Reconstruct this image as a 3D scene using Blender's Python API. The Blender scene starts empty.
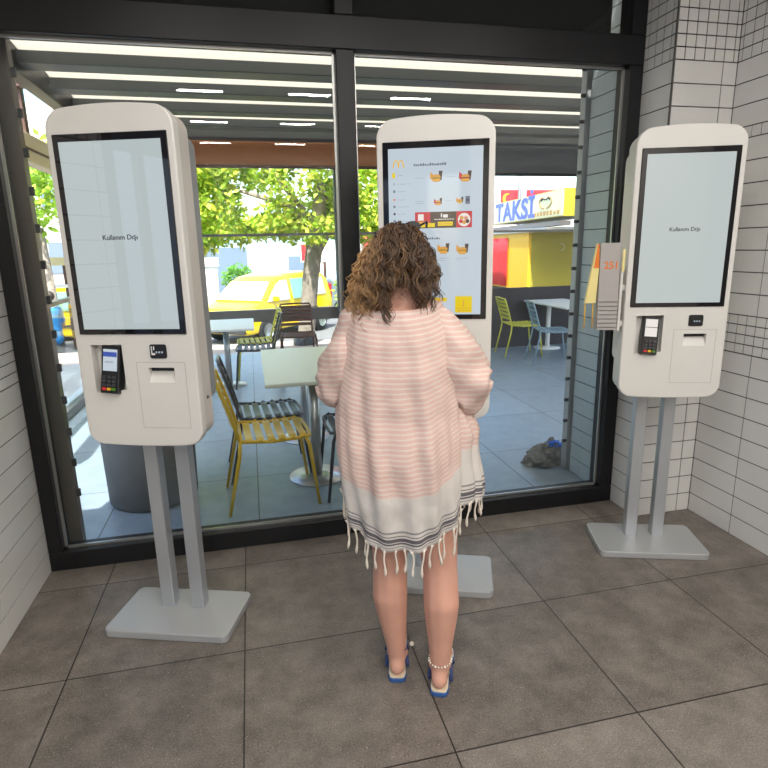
import bpy, bmesh, math, random
from mathutils import Vector, Matrix, noise
R = math.radians
random.seed(7)
scn = bpy.context.scene
col = scn.collection

# ------------------------------------------------------------------ materials
def mat(name, color, rough=.5, metal=0., spec=.5, emit=None, estr=0., noise_amt=0., noise_scale=8., bump=0., bump_scale=60., trans=0., coat=0.):
    m = bpy.data.materials.new(name); m.use_nodes = True
    nt = m.node_tree; b = nt.nodes['Principled BSDF']
    c = (*color, 1) if len(color) == 3 else color
    b.inputs['Base Color'].default_value = c
    b.inputs['Roughness'].default_value = rough
    b.inputs['Metallic'].default_value = metal
    b.inputs['Specular IOR Level'].default_value = spec
    b.inputs['Coat Weight'].default_value = coat
    if emit:
        b.inputs['Emission Color'].default_value = (*emit, 1); b.inputs['Emission Strength'].default_value = estr
    if noise_amt or bump:
        tc = nt.nodes.new('ShaderNodeTexCoord')
    if noise_amt:
        n = nt.nodes.new('ShaderNodeTexNoise'); n.inputs['Scale'].default_value = noise_scale; n.inputs['Detail'].default_value = 5
        nt.links.new(tc.outputs['Object'], n.inputs['Vector'])
        mp = nt.nodes.new('ShaderNodeMapRange'); mp.inputs[1].default_value = .3; mp.inputs[2].default_value = .7
        mp.inputs[3].default_value = 1 - noise_amt; mp.inputs[4].default_value = 1 + noise_amt
        nt.links.new(n.outputs[0], mp.inputs[0])
        h = nt.nodes.new('ShaderNodeHueSaturation'); h.inputs['Color'].default_value = c
        nt.links.new(mp.outputs[0], h.inputs['Value']); nt.links.new(h.outputs[0], b.inputs['Base Color'])
    if bump:
        n2 = nt.nodes.new('ShaderNodeTexNoise'); n2.inputs['Scale'].default_value = bump_scale; n2.inputs['Detail'].default_value = 3
        nt.links.new(tc.outputs['Object'], n2.inputs['Vector'])
        bp = nt.nodes.new('ShaderNodeBump'); bp.inputs['Strength'].default_value = bump; bp.inputs['Distance'].default_value = .01
        nt.links.new(n2.outputs[0], bp.inputs['Height']); nt.links.new(bp.outputs[0], b.inputs['Normal'])
    if trans:
        out = nt.nodes['Material Output']; t = nt.nodes.new('ShaderNodeBsdfTranslucent'); t.inputs[0].default_value = c
        mx = nt.nodes.new('ShaderNodeMixShader'); mx.inputs[0].default_value = trans
        src = b.inputs['Base Color'].links
        if src: nt.links.new(src[0].from_socket, t.inputs[0])
        nt.links.new(b.outputs[0], mx.inputs[1]); nt.links.new(t.outputs[0], mx.inputs[2]); nt.links.new(mx.outputs[0], out.inputs[0])
    return m

def glass_mat(name, tint, refl):
    m = bpy.data.materials.new(name); m.use_nodes = True; nt = m.node_tree
    nt.nodes.remove(nt.nodes['Principled BSDF']); out = nt.nodes['Material Output']
    t = nt.nodes.new('ShaderNodeBsdfTransparent'); t.inputs[0].default_value = (*tint, 1)
    g = nt.nodes.new('ShaderNodeBsdfGlossy'); g.inputs['Roughness'].default_value = .0
    f = nt.nodes.new('ShaderNodeFresnel'); f.inputs[0].default_value = 1.45
    mu = nt.nodes.new('ShaderNodeMath'); mu.operation = 'MULTIPLY'; mu.inputs[1].default_value = refl
    nt.links.new(f.outputs[0], mu.inputs[0])
    mx = nt.nodes.new('ShaderNodeMixShader'); nt.links.new(mu.outputs[0], mx.inputs[0])
    nt.links.new(t.outputs[0], mx.inputs[1]); nt.links.new(g.outputs[0], mx.inputs[2]); nt.links.new(mx.outputs[0], out.inputs[0])
    return m

def tile_floor(name, size, ox, oy, c1, c2, grout, gw, rough, speck=True):
    m = bpy.data.materials.new(name); m.use_nodes = True; nt = m.node_tree; N = nt.nodes; Lk = nt.links
    b = N['Principled BSDF']; tc = N.new('ShaderNodeTexCoord'); sp = N.new('ShaderNodeSeparateXYZ'); Lk.new(tc.outputs['Object'], sp.inputs[0])
    def M(op, a, bb=None):
        n = N.new('ShaderNodeMath'); n.operation = op
        for i, v in enumerate((a, bb)):
            if v is None: continue
            if isinstance(v, (int, float)): n.inputs[i].default_value = v
            else: Lk.new(v, n.inputs[i])
        return n.outputs[0]
    def edge(s, o):
        f = M('FRACT', M('DIVIDE', M('SUBTRACT', s, o), size))
        return M('MULTIPLY', M('MINIMUM', f, M('SUBTRACT', 1, f)), size)
    e = M('MINIMUM', edge(sp.outputs[0], ox), edge(sp.outputs[1], oy))
    line = M('LESS_THAN', e, gw)
    # per tile tone
    cx = M('FLOOR', M('DIVIDE', M('SUBTRACT', sp.outputs[0], ox), size)); cyy = M('FLOOR', M('DIVIDE', M('SUBTRACT', sp.outputs[1], oy), size))
    cb = N.new('ShaderNodeCombineXYZ'); Lk.new(cx, cb.inputs[0]); Lk.new(cyy, cb.inputs[1])
    wn = N.new('ShaderNodeTexWhiteNoise'); Lk.new(cb.outputs[0], wn.inputs[0])
    n1 = N.new('ShaderNodeTexNoise'); n1.inputs['Scale'].default_value = 7; n1.inputs['Detail'].default_value = 8; n1.inputs['Roughness'].default_value = .7; Lk.new(tc.outputs['Object'], n1.inputs[0])
    n2 = N.new('ShaderNodeTexNoise'); n2.inputs['Scale'].default_value = 160; n2.inputs['Detail'].default_value = 2; Lk.new(tc.outputs['Object'], n2.inputs[0])
    v = M('ADD', M('MULTIPLY', n1.outputs[0], .55), M('MULTIPLY', n2.outputs[0], .45))
    v = M('ADD', v, M('MULTIPLY', M('SUBTRACT', wn.outputs[0], .5), .1))
    rp = N.new('ShaderNodeValToRGB'); rp.color_ramp.elements[0].position = .36; rp.color_ramp.elements[0].color = (*c1, 1)
    rp.color_ramp.elements[1].position = .66; rp.color_ramp.elements[1].color = (*c2, 1); Lk.new(v, rp.inputs[0])
    last = rp.outputs[0]
    if speck:
        vo = N.new('ShaderNodeTexVoronoi'); vo.inputs['Scale'].default_value = 75; Lk.new(tc.outputs['Object'], vo.inputs[0])
        sm = M('LESS_THAN', vo.outputs[0], .13)
        wn2 = N.new('ShaderNodeTexWhiteNoise'); Lk.new(vo.outputs['Color'], wn2.inputs[0])
        sm = M('MULTIPLY', M('MULTIPLY', sm, M('GREATER_THAN', wn2.outputs[0], .6)), .55)
        mx = N.new('ShaderNodeMix'); mx.data_type = 'RGBA'; Lk.new(sm, mx.inputs[0]); Lk.new(last, mx.inputs[6]); mx.inputs[7].default_value = (*[min(1, x * 2.2) for x in c2], 1)
        last = mx.outputs[2]
    mx = N.new('ShaderNodeMix'); mx.data_type = 'RGBA'; Lk.new(line, mx.inputs[0]); Lk.new(last, mx.inputs[6]); mx.inputs[7].default_value = (*grout, 1)
    Lk.new(mx.outputs[2], b.inputs['Base Color'])
    b.inputs['Roughness'].default_value = rough
    bp = N.new('ShaderNodeBump'); bp.inputs['Strength'].default_value = .12; bp.inputs['Distance'].default_value = .004; Lk.new(v, bp.inputs['Height']); Lk.new(bp.outputs[0], b.inputs['Normal'])
    return m

M_ = {}
M_['floor'] = tile_floor('grey stone tile', .663, -.129, 2.09, (.098, .083, .071), (.265, .232, .202), (.022, .019, .017), .0028, .42)
M_['terrace'] = tile_floor('terrace tile', .9, -.05, 3.95, (.17, .22, .275), (.26, .32, .39), (.05, .055, .06), .004, .33, False)  # blue of the reflected sky is put into the tile colour
M_['tile'] = mat('white glazed tile', (.70, .69, .665), .22, noise_amt=.04, noise_scale=3)
M_['grout'] = mat('dark grout', (.06, .055, .05), .9)
M_['frame'] = mat('anthracite aluminium', (.008, .0082, .010), .42, .2)
M_['gasket'] = mat('bright aluminium edge', (.45, .45, .44), .3, .8)
M_['glass'] = glass_mat('clear glass', (.97, .985, .98), .55)
M_['railglass'] = glass_mat('rail glass', (.95, .98, .98), .5)
M_['darkglass'] = mat('black gloss panel', (.006, .006, .007), .06)
M_['ceil'] = mat('dark ceiling', (.02, .02, .02), .8)
M_['pillar_tile'] = mat('grey glazed tile', (.34, .40, .43), .3)
M_['guide_l'] = mat('bronze grey metal', (.20, .175, .15), .35, .6); M_['guide_r'] = mat('light grey metal', (.34, .36, .38), .4, .3)
M_['plaster'] = mat('white plaster', (.72, .70, .67), .8, noise_amt=.05)
M_['kwhite'] = mat('warm white powder coat', (.72, .70, .665), .38, noise_amt=.015)
M_['kside_refl'] = mat('white coat with brown reflection in it', (.62, .575, .53), .42)  # brown reflection on the white side shell, put into the colour
M_['kgrey'] = mat('grey rear shell', (.27, .28, .29), .45)
M_['bezel'] = mat('black bezel glass', (.008, .007, .009), .05, coat=.5)
M_['silver'] = mat('silver painted steel', (.50, .52, .55), .33, .55)
M_['basesilver'] = mat('silver base plate', (.47, .48, .49), .35, .35)
M_['black'] = mat('black plastic', (.012, .012, .014), .35)
M_['dkgrey'] = mat('dark grey plastic', (.05, .05, .055), .4)
M_['seam'] = mat('dark seam', (.10, .095, .09), .7)  # dark edge strip and slot lines
M_['cavity'] = mat('recess lining', (.45, .41, .37), .5)
M_['inkgrey'] = mat('grey printed text', (.03, .035, .04), .5)
M_['skin'] = mat('tanned skin', (.66, .35, .26), .5, noise_amt=.05, noise_scale=14)
M_['nail'] = mat('nail', (.6, .3, .25), .25)
M_['sole'] = mat('blue rubber sole', (.03, .10, .32), .6)
M_['insole'] = mat('cream insole', (.72, .62, .45), .7, noise_amt=.1, noise_scale=60)
M_['strap'] = mat('navy strap', (.035, .06, .20), .5)
M_['tassel'] = mat('cream cotton tassel', (.76, .69, .60), .9)
M_['pearl'] = mat('pearl beads', (.8, .72, .62), .25)
M_['yel_chair'] = mat('mustard yellow lacquer', (.62, .40, .02), .32, noise_amt=.04)
M_['lime_chair'] = mat('lime yellow lacquer', (.62, .60, .08), .35)
M_['dk_chair'] = mat('graphite lacquer', (.045, .05, .06), .35)
M_['bl_chair'] = mat('grey blue lacquer', (.20, .29, .35), .4)
M_['table'] = mat('pale laminate', (.62, .66, .58), .35)
M_['table_w'] = mat('white laminate', (.70, .71, .69), .35)
M_['steel'] = mat('brushed steel', (.42, .43, .43), .3, .8)
M_['concrete'] = mat('dark concrete', (.12, .125, .13), .8, noise_amt=.12, noise_scale=5, bump=.2)
M_['soil'] = mat('soil', (.05, .035, .025), .95)
M_['leaf'] = mat('leaf green', (.40, .60, .06), .5, noise_amt=.45, noise_scale=3.5, trans=.45)
M_['leaf2'] = mat('shrub leaf', (.14, .36, .04), .5, noise_amt=.4, noise_scale=20, trans=.35)
M_['leaf_sun'] = mat('leaf with sunlight in it', (.70, .74, .10), .5, noise_amt=.4, noise_scale=5, trans=.45)  # sunlight on the leaves painted as a lighter colour
M_['bark'] = mat('grey bark', (.30, .25, .205), .9, noise_amt=.3, noise_scale=9, bump=.6, bump_scale=25)
M_['taxi'] = mat('taxi yellow paint', (.85, .56, .0), .25, coat=.6)
M_['tire'] = mat('tyre rubber', (.015, .015, .016), .8)
M_['carglass'] = mat('green tinted car glass', (.22, .46, .38), .08)
M_['carwin'] = mat('light reflecting car glass', (.55, .58, .58), .08)
M_['red'] = mat('bright red', (.72, .03, .04), .5)
M_['redcloth'] = mat('red flag cloth', (.75, .025, .035), .7)
M_['white'] = mat('clean white', (.82, .82, .80), .5)
M_['signcream'] = mat('cream sign face', (.70, .72, .46), .4)
M_['signyel_shade'] = mat('yellow panel with shade in it', (.40, .33, .03), .5)  # yellow darkened to olive: shade put into the colour
M_['signyel_shade2'] = mat('amber yellow panel', (.85, .48, .02), .5)
M_['signblue'] = mat('sign blue', (.06, .12, .55), .4)
M_['signbrown'] = mat('sign brown', (.45, .28, .10), .5)
M_['canopy'] = mat('off white canopy fabric', (.64, .57, .45), .85, trans=.34)
M_['beam'] = mat('grey aluminium beam', (.095, .105, .11), .45, .3)
M_['cream'] = mat('cream beam', (.72, .60, .36), .5)
M_['terracotta'] = mat('terracotta blind fabric', (.55, .28, .15), .85, trans=.45)
M_['charcoal'] = mat('charcoal blind fabric', (.10, .105, .12), .85)
M_['rail'] = mat('grey railing', (.16, .155, .15), .4, .4)
M_['darkpanel'] = mat('dark panel', (.035, .03, .035), .6)
M_['pave'] = mat('pinkish paving', (.52, .40, .36), .9, noise_amt=.1, noise_scale=6)
M_['asphalt'] = mat('asphalt', (.16, .16, .165), .95, noise_amt=.15, noise_scale=12)
M_['bluewall'] = mat('pale blue facade', (.42, .56, .70), .8)
M_['slate'] = mat('slate blue door', (.16, .21, .28), .7)
M_['facade'] = mat('cream facade', (.66, .62, .55), .85, noise_amt=.05)
M_['brown'] = mat('brown steel', (.10, .05, .035), .5)
M_['rag'] = mat('grey rag', (.16, .16, .155), .95, noise_amt=.4, noise_scale=30, bump=.8, bump_scale=45)
M_['ragblue'] = mat('blue cloth', (.03, .13, .55), .8)
M_['shirt'] = mat('bright blue shirt', (.01, .30, .75), .8)
M_['trouser'] = mat('dark trousers', (.05, .05, .06), .8)
M_['darkhair'] = mat('dark hair', (.03, .02, .015), .6)
M_['loc'] = mat('grey locator plate', (.40, .375, .36), .5)
M_['locyel'] = mat('pale yellow locator', (.85, .72, .30), .5)
M_['orange'] = mat('orange print', (.80, .20, .02), .5)
M_['terpot'] = mat('terracotta pot', (.50, .16, .09), .8)
M_['carsilver'] = mat('grey green car paint', (.28, .33, .32), .3, .3)

def emis(name, color, s, rough=.12):
    return mat(name, (.02, .02, .02), rough, emit=color, estr=s, spec=.5)
M_['scrL'] = emis('idle screen glow', (.58, .66, .67), .54, .02); M_['scrL'].node_tree.nodes['Principled BSDF'].inputs['Coat Weight'].default_value = 1; M_['scrL'].node_tree.nodes['Principled BSDF'].inputs['Coat Roughness'].default_value = .02
M_['scrR'] = emis('idle screen glow grey', (.55, .61, .60), .60, .05)
M_['scrM'] = emis('menu screen glow', (.60, .69, .77), .58, .05)
for n, c in dict(ebun=(.75, .36, .07), ered=(.62, .04, .05), edark=(.08, .05, .04), eyel=(.86, .64, .0), egold=(.95, .55, .02), ewhite=(.9, .85, .8), eink=(.16, .19, .24), eline=(.42, .48, .55), epink=(.75, .30, .22), eblk=(.05, .06, .08)).items():
    M_[n] = emis('display ' + n[1:], c, .60)

def dress_mat():
    m = bpy.data.materials.new('pink striped cotton'); m.use_nodes = True; nt = m.node_tree; N = nt.nodes; Lk = nt.links
    b = N['Principled BSDF']; b.inputs['Roughness'].default_value = .9; b.inputs['Specular IOR Level'].default_value = .15
    uv = N.new('ShaderNodeUVMap'); uv.uv_map = 'UVMap'; sp = N.new('ShaderNodeSeparateXYZ'); Lk.new(uv.outputs[0], sp.inputs[0]); v = sp.outputs[1]
    # band ramp: distance from hem in metres / .85
    dv = N.new('ShaderNodeMath'); dv.operation = 'DIVIDE'; dv.inputs[1].default_value = .85; Lk.new(v, dv.inputs[0])
    r = N.new('ShaderNodeValToRGB'); r.color_ramp.interpolation = 'CONSTANT'; el = r.color_ramp.elements
    cream = (.72, .675, .635, 1); ink = (.15, .14, .155, 1); soft = (.33, .315, .32, 1)
    stops = [(0, cream), (.012, soft), (.016, cream), (.022, ink), (.028, cream), (.033, ink), (.044, cream), (.050, ink), (.056, cream), (.066, soft), (.071, cream)]
    while len(el) > 1: el.remove(el[-1])
    el[0].position = 0; el[0].color = cream
    for p, c in stops[1:]:
        e = el.new(p / .85); e.color = c
    Lk.new(dv.outputs[0], r.inputs[0])
    # pink stripes
    fr = N.new('ShaderNodeMath'); fr.operation = 'MULTIPLY'; fr.inputs[1].default_value = 1 / .0165; Lk.new(v, fr.inputs[0])
    ff = N.new('ShaderNodeMath'); ff.operation = 'FRACT'; Lk.new(fr.outputs[0], ff.inputs[0])
    r2 = N.new('ShaderNodeValToRGB'); e2 = r2.color_ramp.elements
    e2[0].position = 0; e2[0].color = (.76, .535, .475, 1); e2[1].position = .60; e2[1].color = (.76, .545, .485, 1)
    a = e2.new(.70); a.color = (.80, .68, .62, 1); a = e2.new(.90); a.color = (.80, .68, .62, 1)
    Lk.new(ff.outputs[0], r2.inputs[0])
    gt = N.new('ShaderNodeMapRange'); gt.inputs[1].default_value = .19; gt.inputs[2].default_value = .205; Lk.new(v, gt.inputs[0])
    mx = N.new('ShaderNodeMix'); mx.data_type = 'RGBA'; Lk.new(gt.outputs[0], mx.inputs[0]); Lk.new(r.outputs[0], mx.inputs[6]); Lk.new(r2.outputs[0], mx.inputs[7])
    Lk.new(mx.outputs[2], b.inputs['Base Color'])
    tc = N.new('ShaderNodeTexCoord'); n = N.new('ShaderNodeTexNoise'); n.inputs['Scale'].default_value = 28; n.inputs['Detail'].default_value = 4; Lk.new(tc.outputs['Object'], n.inputs[0])
    bp = N.new('ShaderNodeBump'); bp.inputs['Strength'].default_value = .35; bp.inputs['Distance'].default_value = .012; Lk.new(n.outputs[0], bp.inputs['Height']); Lk.new(bp.outputs[0], b.inputs['Normal'])
    t = N.new('ShaderNodeBsdfTranslucent'); Lk.new(mx.outputs[2], t.inputs[0]); ms = N.new('ShaderNodeMixShader'); ms.inputs[0].default_value = .18
    Lk.new(b.outputs[0], ms.inputs[1]); Lk.new(t.outputs[0], ms.inputs[2]); Lk.new(ms.outputs[0], N['Material Output'].inputs[0])
    return m
M_['dress'] = dress_mat()

def hair_mat():
    m = bpy.data.materials.new('curly brown hair'); m.use_nodes = True; nt = m.node_tree; N = nt.nodes; Lk = nt.links
    b = N['Principled BSDF']; b.inputs['Roughness'].default_value = .42
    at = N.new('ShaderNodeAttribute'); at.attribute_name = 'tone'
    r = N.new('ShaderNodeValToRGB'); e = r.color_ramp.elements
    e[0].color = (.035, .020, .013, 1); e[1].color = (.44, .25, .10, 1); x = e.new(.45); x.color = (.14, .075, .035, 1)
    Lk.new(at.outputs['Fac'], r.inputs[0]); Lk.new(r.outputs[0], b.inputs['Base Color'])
    return m
M_['hair'] = hair_mat()

# ------------------------------------------------------------------ mesh helpers
class MB:
    def __init__(s): s.v = []; s.f = []; s.m = []; s.mats = []; s.smooth = []; s.uv = {}
    def mi(s, m):
        if m not in s.mats: s.mats.append(m)
        return s.mats.index(m)
    def add(s, vs, fs, m, smooth=False, M=None):
        o = len(s.v); i = s.mi(m)
        for p in vs:
            p = Vector(p)
            if M is not None: p = M @ p
            s.v.append(tuple(p))
        for f in fs: s.f.append([k + o for k in f]); s.m.append(i); s.smooth.append(smooth)
        return s
    def addbm(s, bm, m, smooth=False, M=None):
        bm.verts.index_update(); s.add([v.co for v in bm.verts], [[v.index for v in f.verts] for f in bm.faces], m, smooth, M); bm.free(); return s
    def box(s, x0, x1, y0, y1, z0, z1, m, M=None, bev=0., seg=2):
        bm = bmesh.new(); bmesh.ops.create_cube(bm, size=1)
        for v in bm.verts: v.co = Vector(((x0 + x1) / 2 + v.co.x * (x1 - x0), (y0 + y1) / 2 + v.co.y * (y1 - y0), (z0 + z1) / 2 + v.co.z * (z1 - z0)))
        if bev: bmesh.ops.bevel(bm, geom=bm.edges[:], offset=bev, segments=seg, affect='EDGES', profile=.5)
        return s.addbm(bm, m, False, M)
    def tube(s, pts, r, m, n=8, M=None, caps=True, smooth=True):
        pts = [Vector(p) for p in pts]; k = len(pts)
        rs = r if isinstance(r, (list, tuple)) else [r] * k
        vs = []; fs = []; prev = None
        for i, p in enumerate(pts):
            t = (pts[min(i + 1, k - 1)] - pts[max(i - 1, 0)]); t = t.normalized() if t.length > 1e-9 else Vector((0, 0, 1))
            if prev is None:
                a = Vector((0, 0, 1)) if abs(t.z) < .9 else Vector((1, 0, 0)); prev = t.cross(a).normalized()
            u = (prev - t * prev.dot(t)); u = u.normalized() if u.length > 1e-6 else t.orthogonal().normalized(); w = t.cross(u); prev = u
            for j in range(n):
                a = 2 * math.pi * j / n; vs.append(p + (u * math.cos(a) + w * math.sin(a)) * rs[i])
        for i in range(k - 1):
            for j in range(n): fs.append([i * n + j, i * n + (j + 1) % n, (i + 1) * n + (j + 1) % n, (i + 1) * n + j])
        if caps: fs.append(list(range(n))[::-1]); fs.append([(k - 1) * n + j for j in range(n)])
        return s.add(vs, fs, m, smooth, M)
    def cyl(s, a, b, r, m, n=20, M=None, r2=None): return s.tube([a, b], [r, r if r2 is None else r2], m, n, M)
    def lathe(s, prof, m, n=32, M=None, smooth=True):
        vs = []; fs = []
        for r, z in prof:
            for j in range(n): a = 2 * math.pi * j / n; vs.append((r * math.cos(a), r * math.sin(a), z))
        for i in range(len(prof) - 1):
            for j in range(n): fs.append([i * n + j, i * n + (j + 1) % n, (i + 1) * n + (j + 1) % n, (i + 1) * n + j])
        return s.add(vs, fs, m, smooth, M)
    def ball(s, c, r, m, seg=12, M=None, sc=(1, 1, 1)):
        bm = bmesh.new(); bmesh.ops.create_uvsphere(bm, u_segments=seg, v_segments=max(6, seg // 2 + 2), radius=r)
        for v in bm.verts: v.co = Vector((c[0] + v.co.x * sc[0], c[1] + v.co.y * sc[1], c[2] + v.co.z * sc[2]))
        return s.addbm(bm, m, True, M)
    def prism(s, poly, y0, y1, m, M=None, bev=0., axis='y', seg=2):
        """polygon (a,b) extruded: axis y -> (a,y,b); axis z -> (a,b,z); axis x -> (x,a,b)"""
        def P(a, b, t): return {'y': (a, t, b), 'z': (a, b, t), 'x': (t, a, b)}[axis]
        bm = bmesh.new(); A = [bm.verts.new(P(a, b, y0)) for a, b in poly]; B = [bm.verts.new(P(a, b, y1)) for a, b in poly]; n = len(poly)
        bm.faces.new(A); bm.faces.new(B[::-1])
        for i in range(n): bm.faces.new([A[i], B[i], B[(i + 1) % n], A[(i + 1) % n]])
        bmesh.ops.recalc_face_normals(bm, faces=bm.faces[:])
        if bev:
            ed = [e for e in bm.edges if (e.verts[0] in A and e.verts[1] in A) or (e.verts[0] in B and e.verts[1] in B)]
            bmesh.ops.bevel(bm, geom=ed, offset=bev, segments=seg, affect='EDGES', profile=.5)
        return s.addbm(bm, m, False, M)
    def build(s, name, parent=None, loc=None, rz=0., recalc=True):
        me = bpy.data.meshes.new(name); me.from_pydata(s.v, [], s.f)
        for m in s.mats: me.materials.append(m)
        me.polygons.foreach_set('material_index', s.m); me.polygons.foreach_set('use_smooth', s.smooth)
        if recalc:
            bm = bmesh.new(); bm.from_mesh(me); bmesh.ops.recalc_face_normals(bm, faces=bm.faces[:]); bm.to_mesh(me); bm.free()
        me.update()
        o = bpy.data.objects.new(name, me); col.objects.link(o)
        if parent: o.parent = parent
        if loc: o.location = loc
        o.rotation_euler.z = rz
        return o

def thing(name, label, cat, loc=(0, 0, 0), rz=0., group=None):
    o = bpy.data.objects.new(name, None); o.empty_display_size = .1; col.objects.link(o); o.location = loc; o.rotation_euler.z = rz
    return tag(o, label, cat, group)
def tag(o, label=None, cat=None, group=None, kind=None):
    if label: o['label'] = label
    if cat: o['category'] = cat
    if group: o['group'] = group
    if kind: o['kind'] = kind
    return o
def struct(o, label=None):
    o['kind'] = 'structure'
    if label: o['label'] = label
    return o
def copy_tree(o, parent=None):
    c = o.copy(); col.objects.link(c)
    if parent: c.parent = parent
    for ch in list(o.children): copy_tree(ch, c)
    return c

def text_geo(body, size, depth=.001, align='CENTER', bold=0.):
    cu = bpy.data.curves.new('lettering', 'FONT'); cu.body = body; cu.size = size; cu.extrude = depth; cu.align_x = align; cu.align_y = 'CENTER'; cu.offset = bold
    ob = bpy.data.objects.new('lettering', cu); col.objects.link(ob)
    bpy.context.view_layer.update(); dg = bpy.context.evaluated_depsgraph_get(); me = ob.evaluated_get(dg).to_mesh()
    vs = [v.co.copy() for v in me.vertices]; fs = [list(p.vertices) for p in me.polygons]
    ob.evaluated_get(dg).to_mesh_clear(); bpy.data.objects.remove(ob); bpy.data.curves.remove(cu)
    return vs, fs
def add_text(mb, body, size, m, M, depth=.001, bold=0., sx=1.):
    vs, fs = text_geo(body, size, depth, bold=bold); mb.add([(v.x * sx, v.y, v.z) for v in vs], fs, m, False, M); return mb
# text matrix: stands upright in the local XZ plane facing -Y
def upright(x, y, z): return Matrix.Translation((x, y, z)) @ Matrix.Rotation(R(90), 4, 'X')

def boolean_cut(o, cutters):
    for c in cutters:
        m = o.modifiers.new('cut', 'BOOLEAN'); m.operation = 'DIFFERENCE'; m.solver = 'EXACT'; m.object = c
    bpy.context.view_layer.update(); dg = bpy.context.evaluated_depsgraph_get()
    me = bpy.data.meshes.new_from_object(o.evaluated_get(dg)); old = o.data; o.modifiers.clear(); o.data = me; bpy.data.meshes.remove(old)
    for c in cutters: bpy.data.objects.remove(c)

def rounded_rect(x0, x1, z0, z1, r_top, r_bot, arc_top=0., arc_bot=0., n=8):
    pts = []
    def corner(cx, cz, r, a0):
        for i in range(n + 1):
            a = R(a0 + 90 * i / n); pts.append((cx + r * math.cos(a), cz + r * math.sin(a)))
    corner(x1 - r_bot, z0 + r_bot, r_bot, -90); corner(x1 - r_top, z1 - r_top, r_top, 0)
    corner(x0 + r_top, z1 - r_top, r_top, 90); corner(x0 + r_bot, z0 + r_bot, r_bot, 180)
    # subdivide flat runs on top/bottom is handled by the arc offset
    out = []
    k = len(pts); xm = (x0 + x1) / 2; hw = (x1 - x0) / 2; zm = (z0 + z1) / 2
    for i in range(k):
        a, b = pts[i], pts[(i + 1) % k]; out.append(a)
        if abs(a[1] - b[1]) < 1e-6 and abs(a[0] - b[0]) > .1:
            for j in range(1, 12): t = j / 12; out.append((a[0] + (b[0] - a[0]) * t, a[1]))
    res = []
    for x, z in out:
        e = 1 - ((x - xm) / hw) ** 2
        if z > zm: z += arc_top * e * max(0, (z - (z1 - r_top)) / r_top)
        else: z -= arc_bot * e * max(0, ((z0 + r_bot) - z) / r_bot)
        res.append((x, z))
    return res

# ------------------------------------------------------------------ camera
def make_camera():
    f, yaw, pitch, roll = 572.05, .22209, .23433, -.020126
    cy, sy, cp, sp = math.cos(yaw), math.sin(yaw), math.cos(pitch), math.sin(pitch)
    F = Vector((sy * cp, cy * cp, -sp)); r = Vector((cy, -sy, 0)); u = r.cross(F)
    c, s = math.cos(roll), math.sin(roll); r2 = c * r + s * u; u2 = -s * r + c * u
    cam = bpy.data.cameras.new('camera'); cam.sensor_fit = 'HORIZONTAL'; cam.sensor_width = 36; cam.lens = f / 768 * 36; cam.clip_start = .05; cam.clip_end = 300
    o = bpy.data.objects.new('camera', cam); col.objects.link(o)
    m = Matrix.Identity(4)
    for i in range(3): m[i][0] = r2[i]; m[i][1] = u2[i]; m[i][2] = -F[i]
    m[0][3], m[1][3], m[2][3] = 0, 0, 1.58
    o.matrix_world = m; scn.camera = o
make_camera()

# ------------------------------------------------------------------ room
XL, XR, YF, YB, ZC = -1.097, 2.484, 2.94, -3.6, 3.1
XP, YP = 2.112, 2.71
struct(MB().box(XL - .2, XR + .2, YB - .2, 3.10, -.12, 0, M_['floor']).build('floor'))
struct(MB().box(XL - .2, XR + .2, YB - .2, 3.06, ZC, ZC + .15, M_['ceil']).build('ceiling'))

def tiled(name, a0, a1, place, backing):
    """courses of tiles on a wall; a = run along the wall, place(a0,a1,z0,z1) adds one tile"""
    mb = MB(); backing(mb)
    g = .0028
    bands = [(0, .111, 9, .60), (1.0, .05, 4, .0575), (1.2, .11, 8, .60), (2.08, .056, 1, .0575), (2.136, .1065, 3, .60), (2.4555, .0575, 12, .0575)]
    for z, h, n, w in bands:
        for r in range(n):
            z0 = z + r * h; z1 = z0 + h
            if z0 > ZC: continue
            k0 = math.floor((a0 - 2.40) / w); a = 2.40 + k0 * w
            while a < a1 - 1e-6:
                u0, u1 = max(a, a0), min(a + w, a1)
                if u1 - u0 > .008: place(mb, u0 + g, u1 - g, z0 + g, min(z1, ZC) - g)
                a += w
    return struct(mb.build(name, recalc=False))
T = M_['tile']; G = M_['grout']
tiled('wall_right', -.5, YP, lambda mb, a, b, z0, z1: mb.box(XR, XR + .006, a, b, z0, z1, T), lambda mb: mb.box(XR + .003, XR + .15, YB, 3.06, 0, ZC, G))
tiled('wall_pillar_front', XP, XR, lambda mb, a, b, z0, z1: mb.box(a, b, YP, YP + .006, z0, z1, T), lambda mb: mb.box(XP + .003, XR + .1, YP + .003, YP + .10, 0, ZC, G))
tiled('wall_pillar_side', YP, YF + .02, lambda mb, a, b, z0, z1: mb.box(XP, XP + .006, a, b, z0, z1, T), lambda mb: mb.box(XP + .003, XP + .10, YP + .003, 3.08, 0, ZC, G))
struct(MB().box(XP - .003, XP + .005, YP - .003, YP + .005, 0, ZC, M_['seam']).build('trim_1'))
YD = 1.75
tiled('wall_left', YD, YF + .02, lambda mb, a, b, z0, z1: mb.box(XL - .006, XL, a, b, z0, z1, T), lambda mb: mb.box(XL - .15, XL - .003, YD, 3.06, 0, ZC, G))
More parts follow.
